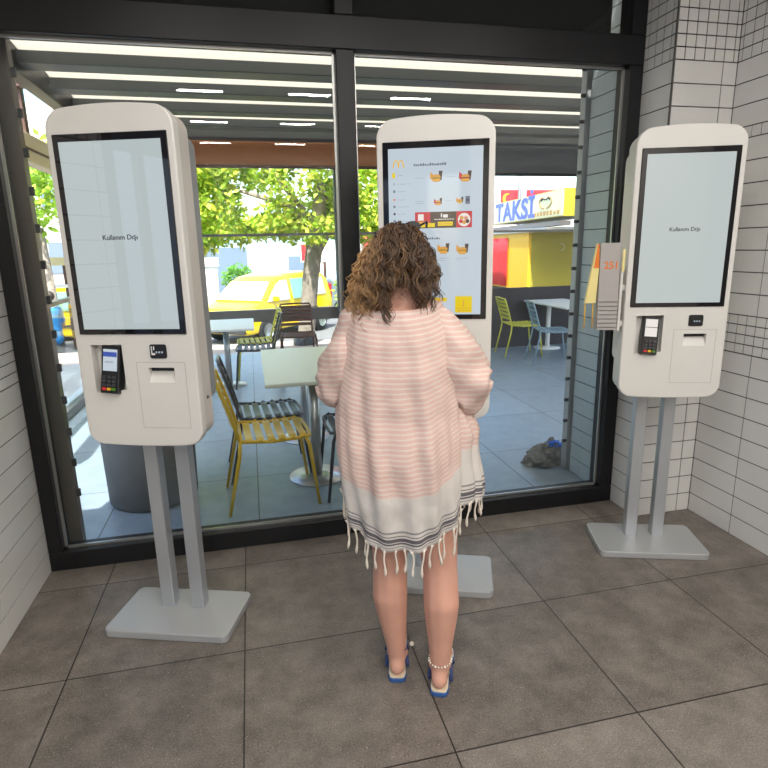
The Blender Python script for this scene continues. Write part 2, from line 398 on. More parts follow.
# back of the room and the open side towards the street on the left (behind the camera)
struct(MB().box(XL - .15, XR + .15, YB - .15, YB, 0, ZC, M_['plaster']).build('wall_back'))
mb = MB(); mb.box(XL - .15, XL, YD - .06, YD, 0, ZC, M_['frame']); mb.box(XL - .15, XL, YB, YB + .5, 0, ZC, M_['plaster']); mb.box(XL - .15, XL, YB + .5, YD - .06, 2.6, ZC, M_['frame'])
mb.box(XL - .1, XL - .04, -.62, -.56, 0, 2.6, M_['frame'])
struct(mb.build('trim_2'))

# window wall
def frame_bar(mb, x0, x1, z0, z1, y0=YF, y1=3.06): mb.box(x0, x1, y0, y1, z0, z1, M_['frame'], bev=.004, seg=1)
w = thing('window_1', 'full-height anthracite framed shopfront glazing between tiled walls', 'window'); struct(w)
mb = MB(); frame_bar(mb, XL, XP, 0, .10); mb.build('bottom_rail', w)
mb = MB(); frame_bar(mb, XL, XP, 2.49, 2.635); mb.build('transom', w)
mb = MB(); frame_bar(mb, XL, -1.03, .10, 2.49); frame_bar(mb, XL, -1.03, 2.635, ZC); mb.build('left_stile', w)
mb = MB(); frame_bar(mb, 2.03, XP, .10, 2.49); frame_bar(mb, 2.03, XP, 2.635, ZC); mb.build('right_stile', w)
mb = MB(); frame_bar(mb, .462, .552, .10, 2.49); frame_bar(mb, .462, .552, 2.635, ZC); mb.build('mullion', w)
for x0, x1 in ((-1.03, .462), (.552, 2.03)):
    mb = MB(); e = .012; yg = 2.985
    for a in ((x0, x1, .10, .10 + e), (x0, x1, 2.49 - e, 2.49), (x0, x0 + e, .10, 2.49), (x1 - e, x1, .10, 2.49)):
        mb.box(a[0], a[1], yg, yg + .012, a[2], a[3], M_['gasket'])
    mb.build('glazing_bead', w)
    mb = MB(); mb.box(x0 + .004, x1 - .004, 3.0, 3.008, .104, 2.486, M_['glass']); mb.build('pane', w)
    mb = MB(); mb.box(x0 + .004, x1 - .004, 3.0, 3.008, 2.635, ZC, M_['glass']); mb.build('upper_pane', w)
struct(MB().box(XL, 1.99, 3.075, 3.30, 2.60, ZC + .1, M_['ceil'], bev=.005).build('trim_3'))

# ------------------------------------------------------------------ kiosks
def kiosk(kind, loc, rz, label):
    k = thing('ordering_kiosk', label, 'ordering kiosk', loc, rz, 'self-service ordering kiosks')
    W = .234
    front = rounded_rect(-W, W, .852, 2.062, .062, .058, .018, .010)
    h = MB().prism(front, 0, .045, M_['kwhite'], bev=.006).build('front_shell', k)
    mid = rounded_rect(-W + .008, W - .008, .862, 2.052, .058, .055, .018, .010)
    # recess for the card terminal, printer slot, cut in the shell
    cut = MB().prism([(-.176, 1.058), (-.052, 1.068), (-.052, 1.244), (-.176, 1.242)], -.02, .04, M_['cavity']).build('cutter')
    cut2 = MB().prism([(-.012, 1.156), (.026, 1.156), (.026, 1.138), (.0, 1.098), (-.012, 1.098)], .045, .147, M_['kwhite'], axis='x').build('cutter')
    for c in (cut, cut2): c.location = loc; c.rotation_euler.z = rz
    boolean_cut(h, [cut, cut2])
    MB().prism(mid, .045, .135, M_['kside_refl'] if kind == 'L' else M_['kwhite'], bev=.004).build('side_shell', k)
    rear = rounded_rect(-W + .016, W - .016, .985, 2.0, .05, .05)
    MB().prism(rear, .135, .205, M_['kgrey'] if kind == 'L' else M_['kwhite'], bev=.006).build('rear_housing', k)
    if kind != 'L': pass
    MB().ball((W - .008, .09, 1.02), .007, M_['dkgrey'], 10).build('side_lock', k)
    b = MB().box(-.21, .21, -.005, .004, 1.283, 1.984, M_['bezel'], bev=.002, seg=1).build('screen_bezel', k)
    d = MB().box(-.187, .187, -.0065, -.004, 1.303, 1.958, M_['scr' + kind]).build('display', k)
    if kind != 'M':
        mb = MB(); add_text(mb, 'Kullanım Dışı', .0245, M_['inkgrey'], upright(0, -.0072, 1.633), .0004, .0003); t = mb.build('display_text', d)
    # scanner window
    s = MB().prism(rounded_rect(.06, .125, 1.192, 1.245, .008, .008), -.004, .004, M_['black'], bev=.001).build('scanner_window', k)
    mb = MB()
    for i in range(3): mb.box(.083 + i * .011, .089 + i * .011, -.0048, -.004, 1.212, 1.219, M_['eline'])
    if kind == 'L':
        mb.box(.066, .070, -.0048, -.004, 1.205, 1.238, M_['white']); mb.box(.066, .08, -.0048, -.004, 1.205, 1.212, M_['white']); mb.box(.075, .079, -.0048, -.004, 1.224, 1.238, M_['white'])
    mb.build('scanner_icon', s)
    # printer door with slot flap
    mb = MB(); g = .0016
    for a in ((-.001, .191, 1.1755, 1.177), (-.001, .191, .9185, .920), (-.001, .0005, .92, 1.1755), (.1895, .191, .92, 1.1755)): mb.box(a[0], a[1], -.0006, .002, a[2], a[3], M_['cavity'])
    pd = mb.build('printer_door', k)
    MB().box(.047, .145, .020, .0255, 1.140, 1.1545, M_['black']).build('receipt_slot', pd)
    # card terminal leaning in the recess
    ct = MB(); MT = Matrix.Translation((-.1135, .010, 1.05)) @ Matrix.Rotation(R(4), 4, 'Y')
    ct.prism([(-.030, .01), (.012, .0), (.03, .08), (.03, .185), (.0, .19), (-.016, .085)], -.037, .037, M_['black'], MT, axis='x', bev=.004)
    c = ct.build('card_terminal', k)
    mb = MB(); MS = MT @ Matrix.Translation((0, -.0095, .136)) @ Matrix.Rotation(R(-8.5), 4, 'X')
    mb.box(-.027, .027, -.003, .001, -.042, .04, M_['ewhite' if kind != 'L' else 'scrM'], MS)
    if kind == 'L':
        mb.box(-.027, .027, -.004, -.003, .012, .03, M_['signblue'], MS); mb.box(-.02, .015, -.004, -.003, -.012, -.004, M_['eline'], MS)
    else: mb.box(-.027, .027, -.004, -.003, .0, .003, M_['dkgrey'], MS)
    mb.build('terminal_screen', c)
    mb = MB(); MK = MT @ Matrix.Translation((0, -.0245, .048)) @ Matrix.Rotation(R(-11), 4, 'X')
    for r in range(4):
        for q in range(3): mb.box(-.026 + q * .019, -.012 + q * .019, -.006, .002, .018 - r * .015, .028 - r * .015, M_['dkgrey'] if r < 3 else M_[('red', 'signyel_shade2', 'leaf2')[q]], MK, bev=.001, seg=1)
    mb.build('keypad', c)
    # posts and base
    for x in (-.097, .04):
        mb = MB(); mb.box(x, x + .058, .135, .190, .034, .90, M_['silver'], bev=.003, seg=1); mb.build('post', k)
    MB().prism(rounded_rect(-.272, .272, -.045, .275, .03, .03), .0, .036, M_['basesilver'], axis='z', bev=.005).build('base_plate', k)
    return k, d
kL, dL = kiosk('L', (-.442, 2.277, 0), -.334, 'white touchscreen kiosk nearest the left tiled wall, its idle screen reflecting the street')
kR, dR = kiosk('R', (1.931, 2.311, 0), -.322, 'white touchscreen kiosk in the right corner by the tiled pillar, screen idle')
kM, dM = kiosk('M', (.744, 2.295, 0), -.362, 'white touchscreen kiosk showing a food menu, in front of the woman')

# menu picture on the middle kiosk
def on(name, fill):
    mb = MB(); fill(mb); return mb.build(name, dM)
YS = -.0066
def rect(mb, x0, x1, z0, z1, m, lvl=0): mb.box(x0, x1, YS - .0006 - .0004 * lvl, YS, min(z0, z1), max(z0, z1), M_[m])
def poly(mb, pts, m, lvl=0): mb.prism(pts, YS - .0006 - .0004 * lvl, YS, M_[m])
def arches(mb):
    for cx in (-.156, -.136):
        o = []; inn = []
        for i in range(13):
            a = math.pi * i / 12; o.append((cx + .0125 * math.cos(a), 1.887 + .030 * math.sin(a))); inn.append((cx + .0078 * math.cos(a), 1.887 + .026 * math.sin(a)))
        poly(mb, o + inn[::-1], 'egold')
on('golden_arches', arches)
def strokes(mb, x0, x1, z, m, hgt=.008, lvl=0, seed=1):
    rnd = random.Random(seed); x = x0
    while x < x1:
        wv = rnd.uniform(.004, .009); hh = hgt * rnd.uniform(.6, 1); rect(mb, x, min(x + wv, x1), z - hgt / 2, z - hgt / 2 + hh, m, lvl); x += wv + rnd.uniform(.0015, .003)
        if rnd.random() < .12: x += .006
on('menu_heading', lambda mb: strokes(mb, -.085, .043, 1.896, 'eink', .010, 0, 3))
for i, z in enumerate((1.858, 1.825, 1.797, 1.765, 1.738, 1.710, 1.682)):
    on('category_icon', lambda mb: rect(mb, -.1715 if i == 0 else -.168, -.160, z - (.010 if i == 0 else .004), z + (.010 if i == 0 else .005), ('eyel', 'eline', 'eink', 'epink', 'eink', 'edark', 'eink')[i]))
    on('category_name', lambda mb: strokes(mb, -.15, -.15 + (.022, .05, .03, .03, .045, .03, .045)[i], z, 'eline', .004, 0, 10 + i))
def burger(cx, cz, s, v=0):
    def f(mb):
        # fries box left, burger centre, drink right
        poly(mb, [(cx - s * .95, cz - s * .1), (cx - s * .5, cz - s * .5), (cx - s * .35, cz + s * .3), (cx - s * .9, cz + s * .8)], 'ebun' if v != 1 else 'ered')
        poly(mb, [(cx + s * .35, cz - s * .4), (cx + s * .75, cz - s * .4), (cx + s * .9, cz + s * .9), (cx + s * .35, cz + s * .9)], 'edark')
        o = [(cx + s * .62 * math.cos(math.pi * i / 10), cz + s * .02 + s * .42 * math.sin(math.pi * i / 10)) for i in range(11)]; poly(mb, o, 'ebun', 1)
        rect(mb, cx - s * .64, cx + s * .64, cz - s * .16, cz + s * .02, 'edark', 1); rect(mb, cx - s * .68, cx + s * .6, cz - s * .09, cz - s * .03, 'eyel' if v != 1 else 'ered', 2)
        poly(mb, [(cx - s * .6, cz - s * .16), (cx + s * .6, cz - s * .16), (cx + s * .48, cz - s * .62), (cx - s * .48, cz - s * .62)], 'ebun', 1)
        rect(mb, cx - s * .5, cx + s * .5, cz - s * .4, cz - s * .32, 'egold', 2)
    return f
for (cx, cz, s, v) in ((.005, 1.846, .027, 0), (.119, 1.843, .027, 1), (.012, 1.751, .018, 1), (.098, 1.755, .016, 2), (.034, 1.567, .027, 0), (.111, 1.564, .027, 0), (-.045, 1.567, .027, 1)): on('meal_picture', burger(cx, cz, s, v))
on('meal_picture', lambda mb: (rect(mb, .120, .138, 1.742, 1.772, 'eink'), rect(mb, .124, .134, 1.752, 1.762, 'eblk', 1)))
for i, (x0, x1, z, m, hh) in enumerate(((-.078, -.042, 1.846, 'eline', .004), (.045, .085, 1.848, 'eline', .004), (-.078, -.045, 1.757, 'eline', .004), (-.078, -.04, 1.749, 'eline', .004), (.042, .07, 1.757, 'eline', .004), (.01, .06, 1.532, 'eline', .004), (.012, .04, 1.524, 'eline', .004), (.086, .135, 1.532, 'eline', .004), (.088, .11, 1.524, 'eline', .004), (-.078, .020, 1.612, 'eink', .008))):
    on('caption', lambda mb: strokes(mb, x0, x1, z, m, hh, 0, 30 + i))
def banner(mb):
    x0, x1, z0, z1 = -.081, .147, 1.652, 1.715
    rect(mb, x0, x1, z0, z1, 'edark'); rect(mb, x0, x0 + .062, z0 + .02, z1, 'ered', 1); rect(mb, x1 - .062, x1, z0, z1, 'ered', 1)
    rect(mb, x0 + .012, x0 + .035, z0 + .03, z1 - .008, 'ewhite', 2); rect(mb, x0 + .004, x0 + .08, z0 + .004, z0 + .02, 'eyel', 2); rect(mb, x0 + .004, x0 + .055, z0 + .014, z0 + .027, 'ebun', 3)
    rect(mb, x0 + .092, x0 + .152, z0 + .008, z0 + .024, 'eyel', 2); rect(mb, x0 + .095, x0 + .148, z0 + .014, z0 + .017, 'ebun', 3)
    strokes(mb, x0 + .078, x0 + .158, z0 + .034, 'ewhite', .004, 2, 60); rect(mb, x0 + .104, x0 + .109, z0 + .042, z0 + .056, 'ewhite', 2); rect(mb, x0 + .113, x0 + .132, z0 + .040, z0 + .052, 'ewhite', 2)
    cx, cz = x1 - .031, z0 + .030
    poly(mb, [(cx + .025 * math.cos(2 * math.pi * i / 20), cz + .026 * math.sin(2 * math.pi * i / 20)) for i in range(20)], 'ewhite', 2)
    for i, (dx, dz, m) in enumerate(((-.01, .008, 'ebun'), (.007, .006, 'epink'), (.0, -.01, 'ebun'), (.013, -.006, 'edark'), (-.013, -.006, 'ered'))): poly(mb, [(cx + dx + .008 * math.cos(2 * math.pi * j / 10), cz + dz + .008 * math.sin(2 * math.pi * j / 10)) for j in range(10)], m, 3)
on('promotion_banner', banner)
on('order_button', lambda mb: (rect(mb, .083, .152, 1.311, 1.378, 'eyel'), rect(mb, .085, .150, 1.328, 1.330, 'ebun', 1), rect(mb, .115, .119, 1.335, 1.362, 'ebun', 1), strokes(mb, .092, .143, 1.320, 'ebun', .004, 1, 71)))
on('order_button', lambda mb: (rect(mb, -.01, .049, 1.357, 1.372, 'eyel'), strokes(mb, .0, .04, 1.365, 'ebun', .004, 1, 72)))

# table locator on a rack at the left flank of the right kiosk
mb = MB()
mb.box(-.262, -.232, .02, .05, 1.19, 1.215, M_['kwhite']); mb.box(-.262, -.232, .02, .05, 1.36, 1.385, M_['kwhite'])
mb.box(-.262, -.250, .0, .11, 1.17, 1.46, M_['kwhite'], bev=.003, seg=1)
rk = mb.build('locator_rack', kR)
MB().box(-.2605, -.2500, -.006, .0, 1.45, 1.55, M_['locyel']).build('rack_tab', rk)
xk, yk, ak = 1.931, 2.311, -.322
def kpt(u, d, z): return (xk + math.cos(ak) * u - math.sin(ak) * d, yk + math.sin(ak) * u + math.cos(ak) * d, z)
lc = thing('table_locator', 'grey table number stand marked 251 beside the right kiosk', 'table number', kpt(-.308, .03, 1.176), ak)
mb = MB(); mb.prism([(-.03, 0), (-.012, .404), (.0, .404), (.03, 0)], -.048, .044, M_['loc'], axis='x', bev=.002)
for i in range(7): mb.box(-.0485, .0445, -.0325 + i * .0009, -.025 + i * .0009, .012 + i * .020, .014 + i * .020, M_['seam'])
mb.build('plate', lc)
mb = MB(); add_text(mb, '251', .046, M_['orange'], Matrix.Translation((.004, -.0175, .300)) @ Matrix.Rotation(R(87.5), 4, 'X'), .001, .0008); mb.build('number', lc)
mb = MB(); mb.prism([(-.105, .125), (-.055, .125), (-.049, .285), (-.055, .402), (-.064, .402), (-.085, .27)], -.012, .012, M_['locyel'], bev=.002); mb.build('side_wing', lc)
mb = MB()
mb.prism([(-.061, .402), (-.055, .402), (-.05, .29), (-.074, .29)], -.0135, -.0122, M_['orange'])
mb.build('orange_edge', lc)
MB().tube([(-.10, 0, .13), (-.10, 0, .004)], .003, M_['signyel_shade2'], 6).build('wire_leg', lc); mb = MB(); mb.tube([(-.064, 0, .13), (-.062, 0, .004)], .003, M_['signyel_shade2'], 6); mb.build('wire_leg', lc)

# ------------------------------------------------------------------ person helpers
def capsule_hull(bm, a, b, ra, rb, sub=2):
    t = bmesh.new()
    for p, r in ((a, ra), (b, rb)):
        m = Matrix.Translation(p)
        ret = bmesh.ops.create_icosphere(t, subdivisions=sub, radius=r, matrix=m)
    res = bmesh.ops.convex_hull(t, input=t.verts[:])
    bmesh.ops.delete(t, geom=[g for g in set(res['geom_interior'] + res['geom_unused']) if isinstance(g, bmesh.types.BMVert)], context='VERTS')
    t.verts.index_update(); vs = [bm.verts.new(v.co) for v in t.verts]
    for f in t.faces: bm.faces.new([vs[v.index] for v in f.verts])
    t.free()
def ellip(bm, c, rx, ry, rz, rot=None):
    m = Matrix.Translation(c) @ (rot.to_4x4() if rot else Matrix.Identity(4)) @ Matrix.Diagonal((rx, ry, rz, 1)); bmesh.ops.create_icosphere(bm, subdivisions=3, radius=1, matrix=m)
def chain(bm, pts, rs):
    for i in range(len(pts) - 1): capsule_hull(bm, Vector(pts[i]), Vector(pts[i + 1]), rs[i], rs[i + 1])
def remeshed(name, bm, m, voxel, smooth_it, parent):
    me = bpy.data.meshes.new(name); bm.to_mesh(me); bm.free(); o = bpy.data.objects.new(name, me); col.objects.link(o)
    md = o.modifiers.new('r', 'REMESH'); md.mode = 'VOXEL'; md.voxel_size = voxel; md.use_smooth_shade = True
    ms = o.modifiers.new('s', 'SMOOTH'); ms.iterations = smooth_it; ms.factor = .5
    bpy.context.view_layer.update(); dg = bpy.context.evaluated_depsgraph_get(); new = bpy.data.meshes.new_from_object(o.evaluated_get(dg))
    o.modifiers.clear(); o.data = new; bpy.data.meshes.remove(me); new.materials.clear(); new.materials.append(m)
    new.polygons.foreach_set('use_smooth', [True] * len(new.polygons)); o.parent = parent
    return o
def hand(bm, wrist, d, n, side, curl):
    """palm and five fingers; d = finger direction, n = palm normal, side = thumb side vector"""
    d = Vector(d).normalized(); side = Vector(side); side = (side - d * side.dot(d)).normalized(); n = Vector(n); n = (n - d * n.dot(d) - side * n.dot(side)).normalized()
    w = Vector(wrist)
    for k in (-1.05, -.35, .35, 1.05): capsule_hull(bm, w + side * k * .014 + d * .015, w + side * k * .023 + d * .085, .015, .011)
    for k, ln in ((1.05, .070), (.35, .078), (-.35, .073), (-1.05, .056)):
        p = w + side * k * .0235 + d * .086; dd = d.copy(); r = .0092
        for j, fr in enumerate((.45, .32, .23)):
            ang = R(curl * (.7, 1.1, .8)[j]); dd = (dd * math.cos(ang) + n * math.sin(ang)).normalized(); q = p + dd * ln * fr; capsule_hull(bm, p, q, r, r * .92); p = q; r *= .92
    p = w + side * .020 + d * .022; dd = (d * .55 + side * .75 + n * .3).normalized(); r = .0125
    for j, ln in enumerate((.036, .030, .024)):
        q = p + dd * ln; capsule_hull(bm, p, q, r, r * .88); p = q; r *= .88; dd = (dd * .85 + d * .35 + n * .15).normalized()

# ------------------------------------------------------------------ the woman
P = thing('person', 'woman with long curly brown hair in a pink striped fringed tunic, seen from behind', 'person', (.433, 1.72, 0), R(-18))
bm = bmesh.new(); cy0 = .09
# legs
for hipx, knee, calf, ank, heel, ball, s in (
    (-.035, (-.044, .105, .47), (-.045, .085, .345), (-.022, .095, .085), (-.022, .072, .045), (-.035, .235, .036), -1),
    (.105, (.137, .075, .47), (.142, .045, .345), (.138, .038, .085), (.136, .012, .045), (.150, .175, .036), 1)):
    chain(bm, [(hipx, cy0, .83), (hipx * .6 + knee[0] * .4, cy0 + .01, .70), knee, calf, (ank[0] * .3 + calf[0] * .7, ank[1] * .3 + calf[1] * .7, .27), (ank[0] * .6 + calf[0] * .4, ank[1] * .6 + calf[1] * .4, .19), ank], [.088, .084, .064, .0665, .058, .047, .036])
    chain(bm, [ank, heel], [.033, .030]); chain(bm, [(ank[0], ank[1], .08), (ball[0], ball[1] - .03, .05), ball], [.030, .030, .022])
    capsule_hull(bm, Vector(heel), Vector((ball[0] - .018, ball[1], .035)), .028, .020); capsule_hull(bm, Vector(heel), Vector((ball[0] + .018, ball[1], .035)), .028, .020)
    for j in range(5): x = ball[0] - s * (.032 - j * .016); capsule_hull(bm, Vector((x, ball[1], .034)), Vector((x, ball[1] + .048 - abs(j) * .007, .028)), .011, .009 if j else .011)
    ellip(bm, (ank[0] - .032, ank[1] + .004, .088), .012, .014, .014); ellip(bm, (ank[0] + .032, ank[1] + .004, .088), .012, .014, .014)
# torso
capsule_hull(bm, Vector((-.03, cy0, .86)), Vector((.085, cy0, .86)), .10, .10); ellip(bm, (-.02, cy0 - .045, .84), .08, .08, .10); ellip(bm, (.085, cy0 - .045, .84), .08, .08, .10)
capsule_hull(bm, Vector((.0, cy0, .88)), Vector((-.02, cy0 + .005, 1.06)), .11, .10); capsule_hull(bm, Vector((.08, cy0, .88)), Vector((.075, cy0 + .005, 1.06)), .105, .10)
capsule_hull(bm, Vector((-.02, cy0, 1.06)), Vector((-.05, cy0, 1.24)), .10, .105); capsule_hull(bm, Vector((.075, cy0, 1.06)), Vector((.075, cy0, 1.24)), .10, .105)
ellip(bm, (-.06, cy0 + .09, 1.19), .065, .06, .065); ellip(bm, (.085, cy0 + .09, 1.19), .065, .06, .065)
for s, x in ((-1, -.15), (1, .165)): capsule_hull(bm, Vector((.0, cy0 - .005, 1.355)), Vector((x * .90, cy0, 1.318)), .076, .050); capsule_hull(bm, Vector((s * .01, cy0, 1.43)), Vector((x * .72, cy0, 1.345)), .05, .045); capsule_hull(bm, Vector((s * .05, cy0, 1.26)), Vector((x * .92, cy0, 1.30)), .10, .05)
chain(bm, [(.003, cy0, 1.35), (.0, cy0 + .02, 1.42), (.0, cy0 + .045, 1.49)], [.064, .054, .055])
# head with face, looking slightly down
hc = Vector((0, cy0 + .045, 1.545)); tilt = Matrix.Rotation(R(-12), 3, 'X')
def hp(x, y, z): return hc + tilt @ Vector((x, y, z))
ellip(bm, hp(0, -.005, .012), .073, .092, .088, tilt); ellip(bm, hp(0, .03, -.045), .056, .060, .062, tilt); ellip(bm, hp(0, .055, -.082), .030, .028, .024, tilt)
chain(bm, [hp(0, .085, .005), hp(0, .105, -.032)], [.010, .013]); ellip(bm, hp(0, .082, .02), .05, .012, .012, tilt)
for s in (-1, 1):
    ellip(bm, hp(s * .074, -.005, -.015), .010, .020, .030, tilt); ellip(bm, hp(s * .031, .080, .004), .014, .010, .008, tilt); ellip(bm, hp(s * .035, .062, -.03), .022, .022, .02, tilt)
ellip(bm, hp(0, .088, -.056), .022, .009, .006, tilt); ellip(bm, hp(0, .086, -.066), .019, .009, .006, tilt)
# arms bent forward
chain(bm, [(-.148, cy0, 1.305), (-.215, cy0 + .04, 1.11), (-.10, cy0 + .26, 1.13)], [.050, .040, .027]); hand(bm, (-.10, cy0 + .26, 1.13), (.35, .9, .1), (.5, 0, -.8), (.6, .1, .7), 30)
chain(bm, [(.158, cy0, 1.305), (.235, cy0 + .05, 1.12), (.15, cy0 + .24, 1.26)], [.050, .040, .027]); hand(bm, (.15, cy0 + .24, 1.26), (-.15, .8, .55), (-.3, .3, -.8), (-.9, .1, .2), 22)
remeshed('body', bm, M_['skin'], .006, 14, P)
# eyes closed-set under the brow
mb = MB()
for s in (-1, 1):
    mb = MB(); p = hp(s * .031, .0845, .004); mb.ball(p, .0085, M_['white'], 12); mb.ball(p + Vector((0, .006, 0)), .0045, M_['brown'], 8); mb.build('eye', P)
mb = MB()
p = hp(0, .0925, -.056); mb.ball(p, .01, M_['red'], 10, None, (2.0, .5, .45)); mb.ball(hp(0, .091, -.066), .009, M_['epink'], 10, None, (1.9, .5, .5)); mb.build('lips', P)

# tunic
def prof(tab, z):
    for i in range(len(tab) - 1):
        a, b = tab[i], tab[i + 1]
        if a[0] >= z >= b[0]:
            t = (a[0] - z) / (a[0] - b[0]); t = t * t * (3 - 2 * t) * .4 + t * .6; return [x + (y - x) * t for x, y in zip(a[1:], b[1:])]
    return list(tab[0][1:]) if z > tab[0][0] else list(tab[-1][1:])
#        z     left  right back front
BT = [(1.43, -.150, .135, .078, .070), (1.395, -.155, .142, .096, .085), (1.35, -.168, .156, .114, .11), (1.28, -.180, .172, .130, .15), (1.18, -.190, .186, .142, .17), (1.06, -.210, .200, .150, .16), (.90, -.212, .206, .178, .15), (.76, -.204, .210, .178, .15), (.60, -.190, .205, .170, .15)]
vs = []; fs = []; uvs = []
def ztop(th): return 1.418 - .030 * max(0, -math.sin(th)) ** 1.3 - .05 * max(0, math.sin(th))
def zhem(th): return .745 - .135 * max(0, -math.sin(th)) ** 1.15 - .05 * max(0, math.sin(th))
NR, NC = 78, 120
def folds(th, z, x):
    k = max(0, min(1, (1.38 - z) / .5)); a = .007 * k
    return a * (math.sin(9 * th + 1.5 * math.sin(z * 5)) + .7 * math.sin(17 * th + 2 + z * 6)) + .012 * k * (noise.noise(Vector((x * 7, math.sin(th) * 2, z * 2.2)))) + .004 * noise.noise(Vector((x * 22, th, z * 14)))
for i in range(NR + 1):
    t = i / NR
    for j in range(NC):
        th = 2 * math.pi * j / NC; z = ztop(th) + (zhem(th) - ztop(th)) * t
        L, Rr, db, df = prof(BT, z); c, s = math.cos(th), math.sin(th); e = .86
        x = (L + Rr) / 2 + (Rr - L) / 2 * math.copysign(abs(c) ** e, c); d = df if s > 0 else db
        y = cy0 + d * math.copysign(abs(s) ** e, s); f = folds(th, z, x); n = Vector((c, s, 0)); x += c * f; y += s * f * 1.6
        vs.append((x, y, z)); uvs.append((th, (1 - t) * .80))
for i in range(NR):
    for j in range(NC): fs.append([i * NC + j, i * NC + (j + 1) % NC, (i + 1) * NC + (j + 1) % NC, (i + 1) * NC + j])
hem_pts = [Vector(vs[NR * NC + j]) for j in range(NC)]
# wide batwing sleeves draped over the bent arms
def sleeve(sec, sg):
    o = len(vs); n = 40; ns = 26
    for i in range(ns + 1):
        t = i / ns * (len(sec) - 1); k = min(int(t), len(sec) - 2); q = t - k; a, b = sec[k], sec[k + 1]
        x, zt, zb, hy, yc, lean = [p + (r - p) * q for p, r in zip(a, b)]
        for j in range(n):
            th = 2 * math.pi * j / n; c, s = math.cos(th), math.sin(th)
            z = (zt + zb) / 2 + (zt - zb) / 2 * math.copysign(abs(s) ** .85, s); y = yc + hy * c; xx = x + sg * lean * (z - zb) / max(.05, zt - zb)
            w = .006 * math.sin(5 * th + i * .55) + .012 * noise.noise(Vector((xx * 12, y * 6, z * 9))) + .007 * math.sin(z * 55 + xx * 30) * (1 if s < .3 else .4)
            vs.append((xx + sg * w * .6, y + (c * w if abs(c) > .1 else 0) * 1.2, z + w * .5)); uvs.append((th, z - .62 + .02 * i / ns))
    for i in range(ns):
        for j in range(n): fs.append([o + i * n + j, o + i * n + (j + 1) % n, o + (i + 1) * n + (j + 1) % n, o + (i + 1) * n + j])
sleeve([(-.118, 1.412, 1.20, .050, .085, 0), (-.148, 1.410, 1.12, .070, .086, 0), (-.180, 1.374, 1.075, .084, .090, 0), (-.213, 1.318, 1.050, .088, .098, 0), (-.244, 1.258, 1.055, .084, .108, 0), (-.267, 1.208, 1.08, .072, .115, 0), (-.281, 1.165, 1.115, .045, .12, 0)], -1)
sleeve([(.105, 1.412, 1.20, .050, .085, 0), (.136, 1.412, 1.12, .072, .086, 0), (.172, 1.382, 1.065, .088, .090, 0), (.212, 1.328, 1.025, .092, .098, 0), (.250, 1.272, 1.025, .090, .110, 0), (.283, 1.226, 1.06, .075, .115, 0), (.304, 1.19, 1.13, .045, .12, 0)], 1)
# front panel hanging wider at the right side
o = len(vs); n2 = 48; rows = 44
fp_hem = []
for i in range(rows + 1):
    t = i / rows
    for j in range(n2 + 1):
        th = R(-62 + 190 * j / n2); zt = 1.10; zb = .735 - .03 * max(0, math.sin(th)); z = zt + (zb - zt) * t
        wd = .15 + .085 * min(1, t / .35) ** .7 + .026 * t + .006 * math.sin(t * 9); x = .02 + (wd) * math.copysign(abs(math.cos(th)) ** .6, math.cos(th)); y = cy0 + .02 + .115 * math.sin(th) + .006 * math.sin(th * 13 + t * 4)
        x += .006 * math.sin(th * 19 + t * 3); vs.append((x, y, z)); uvs.append((th, (1 - t) * .37))
        if i == rows: fp_hem.append(Vector((x, y, z)))
for i in range(rows):
    for j in range(n2): a = o + i * (n2 + 1) + j; fs.append([a, a + 1, a + n2 + 2, a + n2 + 1])
me = bpy.data.meshes.new('tunic'); me.from_pydata(vs, [], fs); me.materials.append(M_['dress'])
ul = me.uv_layers.new(name='UVMap')
for lp in me.loops: ul.data[lp.index].uv = uvs[lp.vertex_index]
me.polygons.foreach_set('use_smooth', [True] * len(me.polygons)); me.update()
dr = bpy.data.objects.new('tunic', me); col.objects.link(dr); dr.parent = P
sd = dr.modifiers.new('t', 'SOLIDIFY'); sd.thickness = .0025; sd.offset = -1
def tassel(p, ln, seed):
    rnd = random.Random(seed); mb = MB(); pts = []; rs = []; ax = rnd.uniform(-.008, .008); ay = rnd.uniform(-.006, .006)
    for i in range(9):
        t = i / 8; pts.append((p.x + ax * t + .0025 * math.sin(t * 6 + seed), p.y + ay * t, p.z + .004 - ln * t)); rs.append((.0042, .0034, .003, .003, .003, .003, .0046, .0050, .0022)[i])
    # web of cloth narrowing into the cord
    mb.tube(pts, rs, M_['tassel'], 7)
    a = Vector(pts[0]); mb.add([a + Vector((-.012, 0, .004)), a + Vector((.012, 0, .004)), a + Vector((.002, 0, -.012)), a + Vector((-.002, 0, -.012)), a + Vector((-.012, .002, .004)), a + Vector((.012, .002, .004)), a + Vector((.002, .002, -.012)), a + Vector((-.002, .002, -.012))], [[0, 1, 2, 3], [7, 6, 5, 4], [0, 3, 7, 4], [1, 5, 6, 2], [0, 4, 5, 1], [3, 2, 6, 7]], M_['tassel'])
    mb.build('tassel', dr)
# even spacing along the back of the hem, then the front panel
back = [hem_pts[j] for j in range(NC // 2, NC)]; s = 0; last = None; cnt = 0
for k, p in enumerate(back):
    if last is None or (p - last).length >= .0275: tassel(p, random.uniform(.088, .108), cnt); last = p; cnt += 1
last = None
for p in fp_hem:
    if p.x < .2 and p.y < cy0: continue
    if last is None or (p - last).length >= .03: tassel(p, random.uniform(.075, .09), cnt + 60); last = p; cnt += 1

